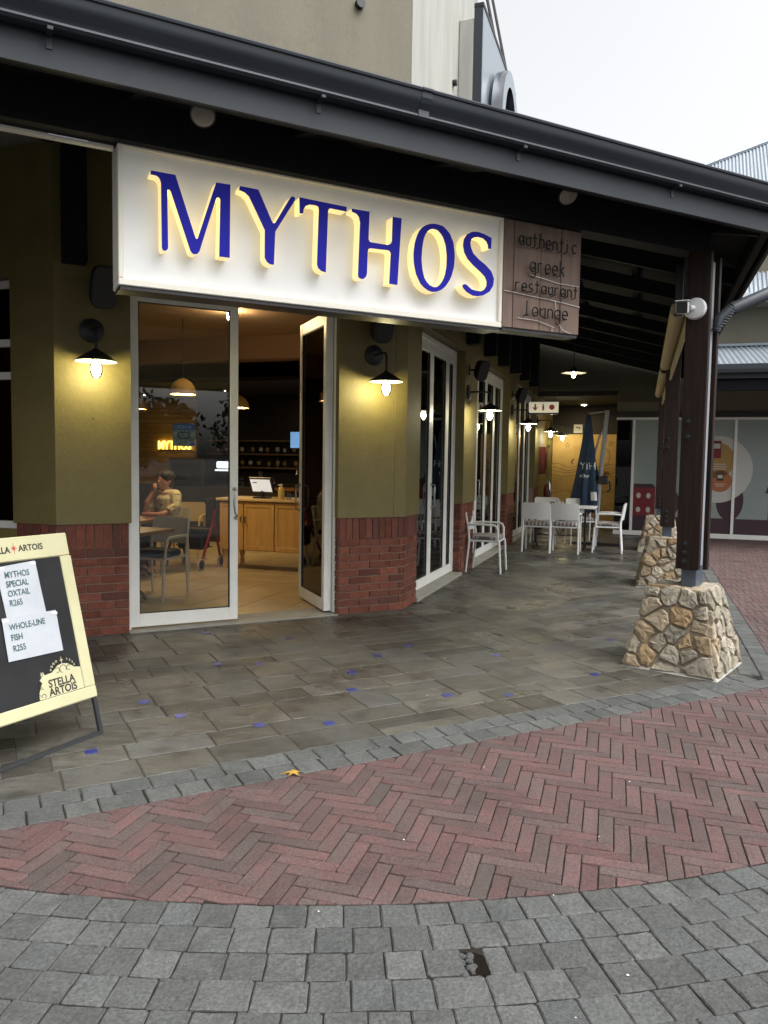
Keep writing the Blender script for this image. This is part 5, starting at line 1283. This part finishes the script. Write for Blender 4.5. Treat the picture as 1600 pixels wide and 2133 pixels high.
def corr(name, p00, p10, p01, p11, waves, amp, mat, parent, rows=2):
    """corrugated sheet between four corners (eave-left, eave-right, top-left, top-right)"""
    n = waves * 6; vs = []; fs = []
    A0, A1, B0, B1 = map(Vector, (p00, p10, p01, p11)); nrm = (A1 - A0).cross(B0 - A0).normalized()
    if nrm.z < 0: nrm = -nrm
    for d in (0, -.003):
        for j in range(rows):
            v = j / (rows - 1)
            for i in range(n + 1): u = i / n; p = A0.lerp(A1, u).lerp(B0.lerp(B1, u), v) + nrm * (amp * math.cos(2 * math.pi * i / 6) + d); vs.append(tuple(p))
    k = n + 1
    for L_ in (0, 1):
        for j in range(rows - 1):
            for i in range(n): a_ = L_ * rows * k + j * k + i; fs.append((a_, a_ + 1, a_ + k + 1, a_ + k))
    return MB().add(vs, fs).build(name, mat, parent, smooth=60)
lr = corr('lean_to_roof', (-2.3, -9, 3.30), (-2.3, -3.25, 3.30), (.05, -9, 3.93), (.05, -3.25, 3.93), 62, .012, 'corrugated', shp)
MB().cbox(.0, .05, -9, -3.25, 3.935, 3.99, .004).build('flashing', 'corrugated', lr)
MB().box(-2.34, -2.30, -9, -3.25, 3.05, 3.28).build('fascia', 'gutter', lr)
MB().prism([(-2.345, 3.14), (-2.46, 3.14), (-2.48, 3.20), (-2.49, 3.285), (-2.46, 3.29), (-2.45, 3.21), (-2.43, 3.17), (-2.345, 3.17)], -9, -3.25, 'xz').build('gutter', 'pipe_grey', lr)
MB().box(-2.3, .04, -9, -3.3, 3.04, 3.06).build('soffit', 'dark_roof', lr)
MB().box(-2.25, -2.1, -9, -3.3, 2.85, 3.04).build('beam', 'dark_timber', lr)
e0 = Vector((-.5, -1.0, 4.85)); sl2 = 1.0
ur = corr('upper_roof', (-.5, -12, 4.85), (-.5, -2.4, 4.85), (7.3, -12, 12.65), (3.0, -2.6, 8.35), 120, .014, 'corrugated', shp, 4)
MB().prism([(-.53, 4.72), (-.53, 4.88), (-.42, 4.88), (-.42, 4.72)], -12, -2.4, 'xz').build('eave_gutter', 'white_paint', ur)
MB().box(-.42, .05, -12, -2.4, 4.70, 4.72).build('soffit', 'cream', ur)
MB().tube([(3.0, -2.6, 8.37), (7.3, -12, 12.67)], .07, 8).build('hip_capping', 'corrugated', ur)

# ================================================================== INSIDE THE RESTAURANT
ct = thing('bar_counter', 'pale wooden counter with cupboard doors seen through the open door', 'counter', WB(1.75, 2.3, .012), RB)
MB().box(.03, .60, -.98, .86, .26, .93).build('carcass', 'cabinet', ct)
MB().cbox(-.03, .64, -1.02, .90, .93, .965, .006).build('worktop', 'cabinet_top', ct)
ys_ = [.86, .49, .03, -.43, -.98]
for i in range(4):
    d = MB().cbox(.005, .029, ys_[i + 1] + .006, ys_[i] - .006, .27, .915, .004).build('cupboard_door', 'cabinet', ct)
    a_, b_2 = ys_[i + 1] + .05, ys_[i] - .05
    MB().cbox(-.003, .006, ys_[i + 1] + .008, ys_[i] - .008, .85, .913, .003).cbox(-.003, .006, ys_[i + 1] + .008, ys_[i] - .008, .272, .33, .003).cbox(-.003, .006, ys_[i + 1] + .008, a_, .332, .848, .003).cbox(-.003, .006, b_2, ys_[i] - .008, .332, .848, .003).build('door_frame', 'cabinet', d)
    hy = ys_[i + 1] + .03 if i % 2 == 0 else ys_[i] - .03
    MB().tube([(-.004, hy, .72), (-.03, hy, .71), (-.032, hy, .66), (-.004, hy, .64)], .007, 6).build('handle', 'black_metal', d)
for y in (-.93, .81):
    for x in (.07, .55): MB().lathe([(.03, 0), (.035, .05), (.025, .10), (.04, .16), (.045, .26)], (x, y, 0), 12).build('leg', 'cabinet', ct, smooth=40)
tl = thing('till_screen', 'tilted till screen glowing white on the wooden counter', 'till', WB(1.95, 2.62, .977), RB)
MB().cbox(-.08, .10, -.10, .10, 0, .02, .004).tube([(.03, 0, .02), (.02, 0, .10)], .025, 8).build('foot', 'black', tl)
Mt = T_((0, 0, .17)) @ Matrix.Rotation(R(-10), 4, 'Z') @ Matrix.Rotation(R(-22), 4, 'Y')
MB(Mt).cbox(-.015, .02, -.19, .19, -.10, .12, .006).build('housing', 'black', tl); MB(Mt).box(-.0175, -.0155, -.165, .165, -.08, .10).build('screen', 'screen', tl)
MB(Mt).box(-.0185, -.0176, .06, .13, .045, .058).build('screen_caption', 'ink_black', tl)
sb = thing('spray_bottle', 'yellow pump bottle standing on the wooden counter', 'bottle', WB(1.9, 2.305, .977), RB)
MB().lathe([(.0, 0), (.042, .003), (.044, .02), (.044, .12), (.038, .145), (.016, .16), (.016, .175)], n=16, cap=False).build('body', 'bottle_yellow', sb, smooth=40)
MB().cbox(-.014, .014, -.014, .03, .175, .2, .005).tube([(0, .02, .19), (0, .05, .185)], .006, 6).build('pump', 'white_paint', sb)
tm = thing('glass_tumbler', 'empty tumbler beside the yellow bottle on the counter', 'glass', WB(1.9, 2.19, .977), RB)
MB().lathe([(.0, .002), (.03, .002), (.036, .10), (.034, .10), (.028, .008), (0, .008)], n=16, cap=False).build('cup', 'glass', tm, smooth=40)
# tables
def table(label, loc, w_, d_, grp='wooden tables inside the restaurant'):
    t = thing('wooden_table', label, 'table', loc, RB, grp)
    n = 5
    for i in range(n): MB().cbox(-w_ / 2, w_ / 2, -d_ / 2 + i * d_ / n + .001, -d_ / 2 + (i + 1) * d_ / n - .001, .705, .745, .003).build('plank', 'table_wood', t)
    MB().tube([(0, 0, .05), (0, 0, .70)], .032, 12).build('column', 'black_metal', t)
    for k in range(4):
        a_ = k * math.pi / 2 + .6; c, s_ = math.cos(a_), math.sin(a_)
        MB().tube([(0.02 * c, .02 * s_, .16), (.10 * c, .10 * s_, .155), (.22 * c, .22 * s_, .09), (.28 * c, .28 * s_, .01)], [.022, .02, .018, .016], 8).build('foot', 'black_metal', t, smooth=50)
table('near wooden table inside, behind the left glass door', WB(-.78, 2.86, .012), .86, .8)
table('far wooden table inside, in front of the seated person', WB(.55, 3.75, .012), .85, .8)
ic = make_chair('grey indoor armchair tucked under the near wooden table', WB(-.41, 2.64, .012), RB - R(90), 'chair_grey', 'navy', 'grey indoor armchairs')
i2 = copy_tree(ic); i2.location = WB(1.12, 3.62, .012); i2.rotation_euler = (0, 0, RB - R(105)); i2['label'] = 'indoor armchair under the seated person'
i4 = make_chair('pale wooden armchair inside, behind the red walking frame', WB(2.15, 3.95, .012), RB - R(70), 'cabinet_top', 'navy', 'pale wooden indoor armchairs')
i5 = copy_tree(i4); i5.location = WB(-.2, 4.6, .012); i5.rotation_euler = (0, 0, RB + R(20)); i5['label'] = 'pale wooden armchair inside, at the left of the door glass'
cu = thing('cutlery_holder', 'small paper-filled cup on the far wooden table', 'cup', WB(.42, 3.98, .757), RB)
MB().lathe([(.0, 0), (.04, .002), (.045, .09), (.042, .09), (.037, .006)], n=14, cap=False).build('cup', 'black', cu)
MB().box(-.02, -.017, -.03, .03, .03, .16).box(.01, .013, -.035, .02, .03, .15).build('napkin', 'paper', cu)
# seated person, one continuous body; shirt and hair are its children
pe = thing('person', 'person in a cream patterned shirt sitting with a hand at the chin', 'person', WB(1.15, 3.60, .012), RB - R(105))
def fused(name, mat, parent, blobs, voxel=.012, smooth_it=4):
    mb = MB()
    for b in blobs:
        if b[0] == 'b': mb.ball(b[1], b[2], 16, 12)
        else: mb.tube(b[1], b[2], 12)
    o = mb.build(name, mat, parent)
    r_ = o.modifiers.new('r', 'REMESH'); r_.mode = 'VOXEL'; r_.voxel_size = voxel; r_.use_smooth_shade = True
    s_ = o.modifiers.new('s', 'SMOOTH'); s_.iterations = smooth_it; s_.factor = .5
    return o
# local: looks to -y. seat at z .5
HZ = 1.20
body = fused('body', 'skin', pe, [
    ('b', (0, -.02, HZ), (.075, .092, .11)), ('b', (0, -.045, HZ - .07), (.05, .06, .05)), ('b', (0, -.112, HZ - .015), (.014, .022, .022)), ('b', (0, -.10, HZ - .058), (.026, .016, .012)),
    ('b', (.076, .0, HZ - .005), (.012, .022, .03)), ('b', (-.076, .0, HZ - .005), (.012, .022, .03)), ('b', (.03, -.098, HZ + .022), (.014, .01, .008)), ('b', (-.03, -.098, HZ + .022), (.014, .01, .008)),
    ('t', [(0, .02, HZ - .05), (0, .035, HZ - .17)], [.052, .06]), ('t', [(0, .04, 1.06), (0, .05, .80), (0, .05, .55)], [.13, .14, .15]),
    ('t', [(-.16, .04, 1.0), (-.20, -.02, .86), (-.17, -.20, .76)], [.05, .044, .038]), ('t', [(-.17, -.20, .76), (-.10, -.22, .92), (-.05, -.16, 1.06)], [.038, .034, .026]),
    ('b', (-.042, -.155, 1.09), (.028, .03, .042)), ('t', [(-.05, -.17, 1.12), (-.035, -.16, 1.155), (-.02, -.135, 1.165)], [.011, .010, .009]), ('t', [(-.035, -.18, 1.11), (-.018, -.17, 1.15), (-.005, -.145, 1.155)], [.011, .010, .009]),
    ('t', [(-.02, -.18, 1.10), (-.004, -.172, 1.13), (.008, -.15, 1.14)], [.011, .0095, .009]), ('t', [(-.01, -.175, 1.085), (.008, -.165, 1.11), (.016, -.15, 1.12)], [.010, .009, .008]), ('t', [(-.06, -.14, 1.09), (-.055, -.12, 1.13), (-.045, -.108, 1.15)], [.012, .011, .010]),
    ('t', [(.16, .04, 1.0), (.21, -.02, .84), (.14, -.20, .77)], [.05, .044, .038]), ('t', [(.14, -.20, .77), (.02, -.26, .77), (-.06, -.27, .775)], [.038, .032, .026]), ('b', (-.09, -.275, .775), (.045, .032, .018)),
    ('t', [(.08, .02, .56), (.09, -.30, .52), (.09, -.32, .1)], [.085, .062, .045]), ('t', [(-.08, .02, .56), (-.09, -.30, .52), (-.09, -.32, .1)], [.085, .062, .045]), ('b', (.09, -.37, .06), (.045, .12, .045)), ('b', (-.09, -.37, .06), (.045, .12, .045))], .009, 3)
fused('shirt', 'shirt', body, [('t', [(0, .045, 1.085), (0, .045, .98), (0, .055, .80), (0, .05, .52)], [.09, .165, .165, .18]), ('b', (-.13, .04, 1.02), (.085, .08, .07)), ('b', (.13, .04, 1.02), (.085, .08, .07)),
    ('t', [(-.15, .04, 1.02), (-.205, -.01, .88), (-.19, -.11, .81)], [.075, .066, .062]), ('t', [(.15, .04, 1.02), (.215, -.01, .87), (.18, -.12, .81)], [.075, .066, .062])], .012, 3)
fused('hair', 'hair', body, [('b', (0, .005, HZ + .035), (.092, .108, .10)), ('b', (0, .045, HZ - .02), (.085, .075, .10)), ('b', (.05, -.04, HZ + .08), (.05, .06, .04)), ('b', (-.04, -.05, HZ + .085), (.05, .05, .035)), ('b', (0, .06, HZ + .06), (.08, .06, .07))], .012, 2)
fused('trousers', 'navy', body, [('t', [(.08, .04, .58), (.09, -.31, .53), (.09, -.325, .12)], [.11, .078, .062]), ('t', [(-.08, .04, .58), (-.09, -.31, .53), (-.09, -.325, .12)], [.11, .078, .062])], .014, 2)
# second guest, only the back shows at the left window
p2 = thing('person', 'person with grey hair and pale shirt at the left edge, behind the window', 'person', WC(-1.62, 1.1, .012), RC + R(150))
bd2 = fused('body', 'skin', p2, [('b', (0, 0, 1.20), (.075, .09, .11)), ('t', [(0, .02, 1.15), (0, .035, 1.03)], [.052, .06]), ('t', [(0, .04, 1.05), (0, .05, .55)], [.13, .15]), ('t', [(.16, .04, 1.0), (.22, -.02, .84), (.14, -.22, .78)], [.05, .044, .035]), ('t', [(-.16, .04, 1.0), (-.22, -.02, .84), (-.14, -.22, .78)], [.05, .044, .035]), ('t', [(.08, .02, .56), (.09, -.32, .52), (.09, -.32, .06)], [.085, .062, .045]), ('t', [(-.08, .02, .56), (-.09, -.32, .52), (-.09, -.32, .06)], [.085, .062, .045])], .014, 3)
fused('shirt', 'shirt_grey', bd2, [('t', [(0, .045, 1.085), (0, .045, .98), (0, .055, .80), (0, .05, .5)], [.09, .165, .17, .18]), ('t', [(-.15, .04, 1.0), (-.225, -.01, .86)], [.075, .064]), ('t', [(.15, .04, 1.0), (.225, -.01, .86)], [.075, .064])], .014, 3)
fused('hair', 'shirt_grey', bd2, [('b', (0, .02, 1.235), (.09, .10, .09)), ('b', (0, .05, 1.18), (.08, .07, .09))], .014, 2)
i3 = copy_tree(ic); i3.location = WC(-1.62, 1.1, .012); i3.rotation_euler = (0, 0, RC + R(150)); i3['label'] = 'indoor armchair under the grey haired person at the left window'
# rollator
ro = thing('rollator', 'red wheeled walking frame standing inside behind the glass door', 'walking frame', WB(1.66, 3.50, .012), RB)
for y in (-.28, .28):
    MB().tube([(-.26, y, .12), (.02, y, .62), (.07, y, .80)], .018, 8).tube([(.22, y, .12), (.10, y, .50), (.02, y, .72)], .018, 8).build('side_frame', 'rollator_red', ro, smooth=50)
    MB().tube([(.07, y, .80), (.08, y, .90), (.02, y, .94), (-.16, y, .94)], [.012, .014, .018, .018], 8).build('handle', 'black', ro, smooth=50)
    MB().tube([(.06, y, .86), (.16, y * 1.02, .80), (.18, y * 1.02, .68), (.05, y, .62)], .004, 5).build('brake_cable', 'black', ro)
    for x in (-.28, .23):
        w_ = MB().lathe([(.066, -.016), (.086, -.012), (.086, .012), (.066, .016)], (x, y, .086), 20, axis='y', cap=False).build('wheel', 'tyre_grey', ro, smooth=40)
        MB().lathe([(.066, -.012), (.015, -.008), (.0, -.014)], (x, y, .086), 16, axis='y', cap=False).lathe([(.066, .012), (.015, .008), (.0, .014)], (x, y, .086), 16, axis='y', cap=False).build('hub', 'black', w_)
        MB().tube([(x, y, .09), (x * .95, y, .18)], .013, 6).build('fork', 'black_metal', w_)
MB().cbox(-.14, .12, -.25, .25, .52, .545, .008).build('seat', 'black', ro)
MB().tube([(.0, -.28, .30), (.0, .28, .30)], .009, 6).tube([(.05, -.28, .56), (.05, .28, .56)], .009, 6).build('crossbar', 'black_metal', ro)
MB().cbox(-.12, .10, -.20, .20, .26, .50, .03).build('bag', 'black', ro)
# dome pendants
def pendant(p, label):
    t = thing('dome_pendant', label, 'lamp', p, RB, 'ochre dome pendants inside the restaurant')
    MB().tube([(0, 0, .19), (0, 0, 3.24 - p.z)], .005, 6).build('cord', 'black', t)
    MB().lathe([(.012, .20), (.05, .19), (.11, .15), (.15, .09), (.165, .02), (.165, 0), (.158, 0), (.14, .09), (.1, .14), (0, .18)], n=28, cap=False).build('dome', 'gold', t, smooth=50)
    MB().lathe([(.15, .012), (.0, .016)], n=24, cap=False).build('diffuser', 'pendant_glow', t)
pendant(WB(.949, 3.206, 2.3), 'dome pendant seen in the middle of the left glass door'); pendant(WB(3.364, 3.774, 2.3), 'dome pendant at the left edge of the open doorway'); pendant(WB(3.415, 5.702, 2.3), 'dome pendant at the left edge of the left glass door')
dl = thing('bare_ceiling_bulb', 'bright bare bulb on the ceiling just inside the glass door', 'lamp', WB(.62, 2.35, 3.20), RB)
MB().lathe([(.05, .04), (.05, 0), (.03, -.01)], n=16).build('base', 'white_paint', dl); MB().ball((0, 0, -.045), .035, 12, 8).build('bulb', 'down_glow', dl, smooth=80)
for i, (x, y) in enumerate(((1.4, 1.2), (1.5, 4.4), (5.0, 3.2), (5.4, 5.2), (-.8, 4.5), (5.2, 1.6), (6.6, 4.2), (3.2, 1.3), (-1.2, 2.6), (6.1, 7.5), (-2.4, 4.6))):  # last two are added only to brighten the slatted wall and left window
    zc = 2.78 if x > 3.9 else 3.24
    t = thing('ceiling_downlight', 'small lit downlight in the restaurant ceiling', 'lamp', WB(x, y, zc), RB, 'downlights in the restaurant ceiling')
    MB().lathe([(.055, 0), (.055, -.008), (.042, -.010)], n=18).build('ring', 'brushed', t); MB().lathe([(.04, -.0085), (0, -.011)], n=16, cap=False).build('diffuser', 'down_glow', t)
# slatted wall with the yellow neon name
sw = thing('slatted_wall', 'warm wooden slatted wall carrying a yellow neon name', 'wall', WB(7.0, 7.9, 0), RB)
MB().box(0, .08, -1.08, 1.4, 0, 2.77).build('backing', 'brown_wall', sw)
for i in range(26): MB().cbox(-.02, -.001, -1.08, 1.4, .04 + i * .105, .04 + i * .105 + .098, .004).build('slat', 'slat_wood', sw)
ns = thing('neon_name_sign', 'glowing yellow neon MYTHOS sign on the slatted wall', 'sign', WB(6.93, 7.33, 1.68), RB)
text('MYTHOS', .26, 'lettering', 'neon_yellow', ns, (0, .42, 0), (R(90), 0, R(-90)), .012, .002, sx=.80)
MB().box(.03, .045, -.42, .42, -.03, -.01).build('mounting_bar', 'black_metal', ns)
# bar: back counter, shelves, bottles
br_ = thing('bar_shelving', 'dark bar shelving with bottles at the back of the restaurant', 'shelf', WB(6.6, 4.0, 0), RB)
MB().box(0, .6, -3, 2.6, 0, 1.02).build('back_counter', 'dark_wall', br_)
for z in (1.30, 1.58, 1.86): MB().box(.25, .55, -3, 2.5, z, z + .03).build('shelf_board', 'brown_wall', br_)
MB().box(.56, .6, -3, 2.6, 1.02, 2.76).build('back_panel', 'dark_wall', br_)
me_ = MB().lathe([(.0, 0), (.036, .002), (.036, .16), (.014, .21), (.013, .27), (0, .272)], n=12, cap=False)
bme = me_.mesh('body', 'bottle_glass'); lme = MB().lathe([(.0368, .05), (.0368, .12)], n=12, cap=False).mesh('label_band', 'gold'); lm2 = MB().lathe([(.0368, .05), (.0368, .12)], n=12, cap=False).mesh('label_band', 'vinyl_white')
for r_, z in enumerate((1.33, 1.61)):
    for i in range(22):
        t = thing('bottle', 'dark bottle on the bar shelving, %s shelf' % ('lower' if r_ == 0 else 'upper'), 'bottle', WB(6.6 + .40 + random.uniform(-.03, .03), 4.0 + 2.3 - i * .2 + random.uniform(-.04, .04), z), RB, 'bottles on the %s bar shelf' % ('lower' if r_ == 0 else 'upper'))
        s_ = random.uniform(.85, 1.1); t.scale = (s_, s_, s_); link('body', bme, t); link('label_band', random.choice([lme, lm2]), t)
cm = thing('coffee_machine', 'dark coffee machine with a bluish lit panel on the bar', 'coffee machine', WB(4.6, 5.2, 0), RB)
MB().box(0, .6, -1.2, 1.6, 0, 1.0).build('cabinet', 'dark_wall', cm)
MB().cbox(.05, .5, .0, .75, 1.0, 1.5, .03).build('body', 'steel_dark', cm); MB().box(.03, .05, .1, .65, 1.28, 1.42).build('panel', 'chrome', cm)
MB().box(.02, .045, -.55, -.25, 1.28, 1.31).cbox(.02, .045, -.52, -.28, 1.33, 1.45, .02).build('lit_panel', 'coffee_light', cm)
for y in (.2, .5): MB().tube([(.03, y, 1.2), (-.08, y, 1.17)], .015, 6).build('spout', 'chrome', cm)
for i, (x, y, h_, lab) in enumerate(((4.85, 4.55, .22, 'leftmost'), (4.9, 4.2, .30, 'middle'), (4.8, 3.9, .18, 'rightmost'))):
    t = thing('glass_stack', 'stack of upturned glasses on the bar, %s of three' % lab, 'glasses', WB(x, y, 1.0), RB, 'stacks of glasses on the bar')
    for k in range(int(h_ / .06)):
        MB().lathe([(.035, k * .06), (.03, k * .06 + .055), (.0, k * .06 + .056)], n=12, cap=False).build('tumbler', 'glass', t, smooth=40)
        MB().lathe([(.035, k * .06), (.03, k * .06 + .055)], (.08, .02, 0), 12, cap=False).build('tumbler', 'glass', t, smooth=40)
bt = thing('beer_tap', 'chrome beer tap on the bar behind the counter', 'tap', WB(4.85, 3.4, 1.0), RB)
MB().tube([(0, 0, 0), (0, 0, .32)], .03, 12).tube([(0, 0, .3), (-.12, 0, .3), (-.13, 0, .24)], .014, 8).build('column', 'chrome', bt, smooth=50); MB().tube([(-.06, 0, .32), (-.07, 0, .45)], .014, 8).build('lever', 'black', bt)
bar2 = thing('front_bar', 'dark front bar between the counter and the bottle shelves', 'bar', WB(4.6, 2.9, 0), RB)
MB().box(0, .55, -1.6, 1.05, 0, .96).build('body', 'dark_wall', bar2); MB().cbox(-.04, .6, -1.65, 1.08, .96, 1.0, .006).build('top', 'table_wood', bar2)
tv = thing('hanging_screen', 'tilted blue video screen hanging over the bar', 'screen', WB(5.4, 3.65, 1.86), RB - R(20))
MB().cbox(-.02, .03, -.24, .24, -.16, .16, .006).build('housing', 'black', tv); MB().box(-.0235, -.0205, -.225, .225, -.145, .145).build('picture', 'tv', tv)
MB().tube([(.02, 0, .16), (.02, 0, .92)], .015, 8).build('pole', 'black', tv)
# poster on the left door
po = thing('open_poster', 'blue poster reading OPEN stuck inside the left glass door', 'poster', WA(-2.185, .112, 1.72), RA)
MB().box(-.098, .098, 0, .0015, -.10, .10).build('sheet', 'poster_pale', po)
MB().box(-.098, .098, -.0012, -.0002, .045, .10).build('blue_band', 'poster_blue', po); MB().box(.05, .098, -.0012, -.0002, -.10, -.07).build('blue_corner', 'poster_blue', po)
text('OPEN', .042, 'lettering', 'paper', po, (-.088, -.002, .054), (R(90), 0, 0), .0004, .0006)
mb = MB().tube([(x, -.002, z) for x, z in arc(.0, -.005, .06, 20, 340, 14, .03)], .004, 5).build('drawing', 'ink_black', po)

# ================================================================== TREES ACROSS THE CAR PARK (mirrored in the glass)
def tree(loc, h_, r_, label, seed):
    rg = random.Random(seed); t = thing('leafy_tree', label, 'tree', loc, 0, 'trees across the car park')
    MB().tube([(0, 0, 0), (.05, .02, h_ * .3), (-.05, .05, h_ * .55), (0, 0, h_ * .8)], [.22, .17, .11, .05], 10).tube([(0, 0, h_ * .35), (.8, .3, h_ * .6)], [.1, .04], 8).tube([(0, 0, h_ * .4), (-.7, -.4, h_ * .65)], [.1, .04], 8).build('trunk', 'bark', t, smooth=60)
    cl_ = [(rg.gauss(0, r_ * .45), rg.gauss(0, r_ * .45), h_ * .68 + rg.gauss(0, h_ * .14), rg.uniform(.25, .5) * r_) for _ in range(26)]
    vs = []; fs = []; rnd = []
    for c in cl_:
        sh = rg.random()
        for _ in range(150):
            d = Vector((rg.gauss(0, 1), rg.gauss(0, 1), rg.gauss(0, 1))).normalized() * c[3] * rg.random() ** .4; p = Vector(c[:3]) + d
            u = Vector((rg.gauss(0, 1), rg.gauss(0, 1), rg.gauss(0, 1))).normalized(); v = u.orthogonal().normalized(); l = rg.uniform(.16, .30); k = len(vs)
            vs += [tuple(p - u * l), tuple(p + v * l * .5), tuple(p + u * l), tuple(p - v * l * .5)]; fs.append((k, k + 1, k + 2, k + 3)); rnd += [sh * .7 + rg.random() * .3] * 4
    o = MB().add(vs, fs).build('crown', 'leaf', t); at = o.data.attributes.new('rnd', 'FLOAT', 'POINT'); at.data.foreach_set('value', rnd)
tree((30, -36, -.05), 5.6, 4.2, 'leafy tree mirrored at the left of the door glass', 1); tree((22, -41, -.05), 5.0, 4.2, 'leafy tree mirrored in the middle of the door glass', 2)
tree((13, -43, -.05), 5.4, 4.4, 'leafy tree mirrored at the right of the door glass', 3); tree((38, -30, -.05), 6.5, 4.4, 'tall leafy tree farther off across the car park', 4)
tree((4, -45, -.05), 5.8, 4.4, 'leafy tree mirrored in the side doors', 5)
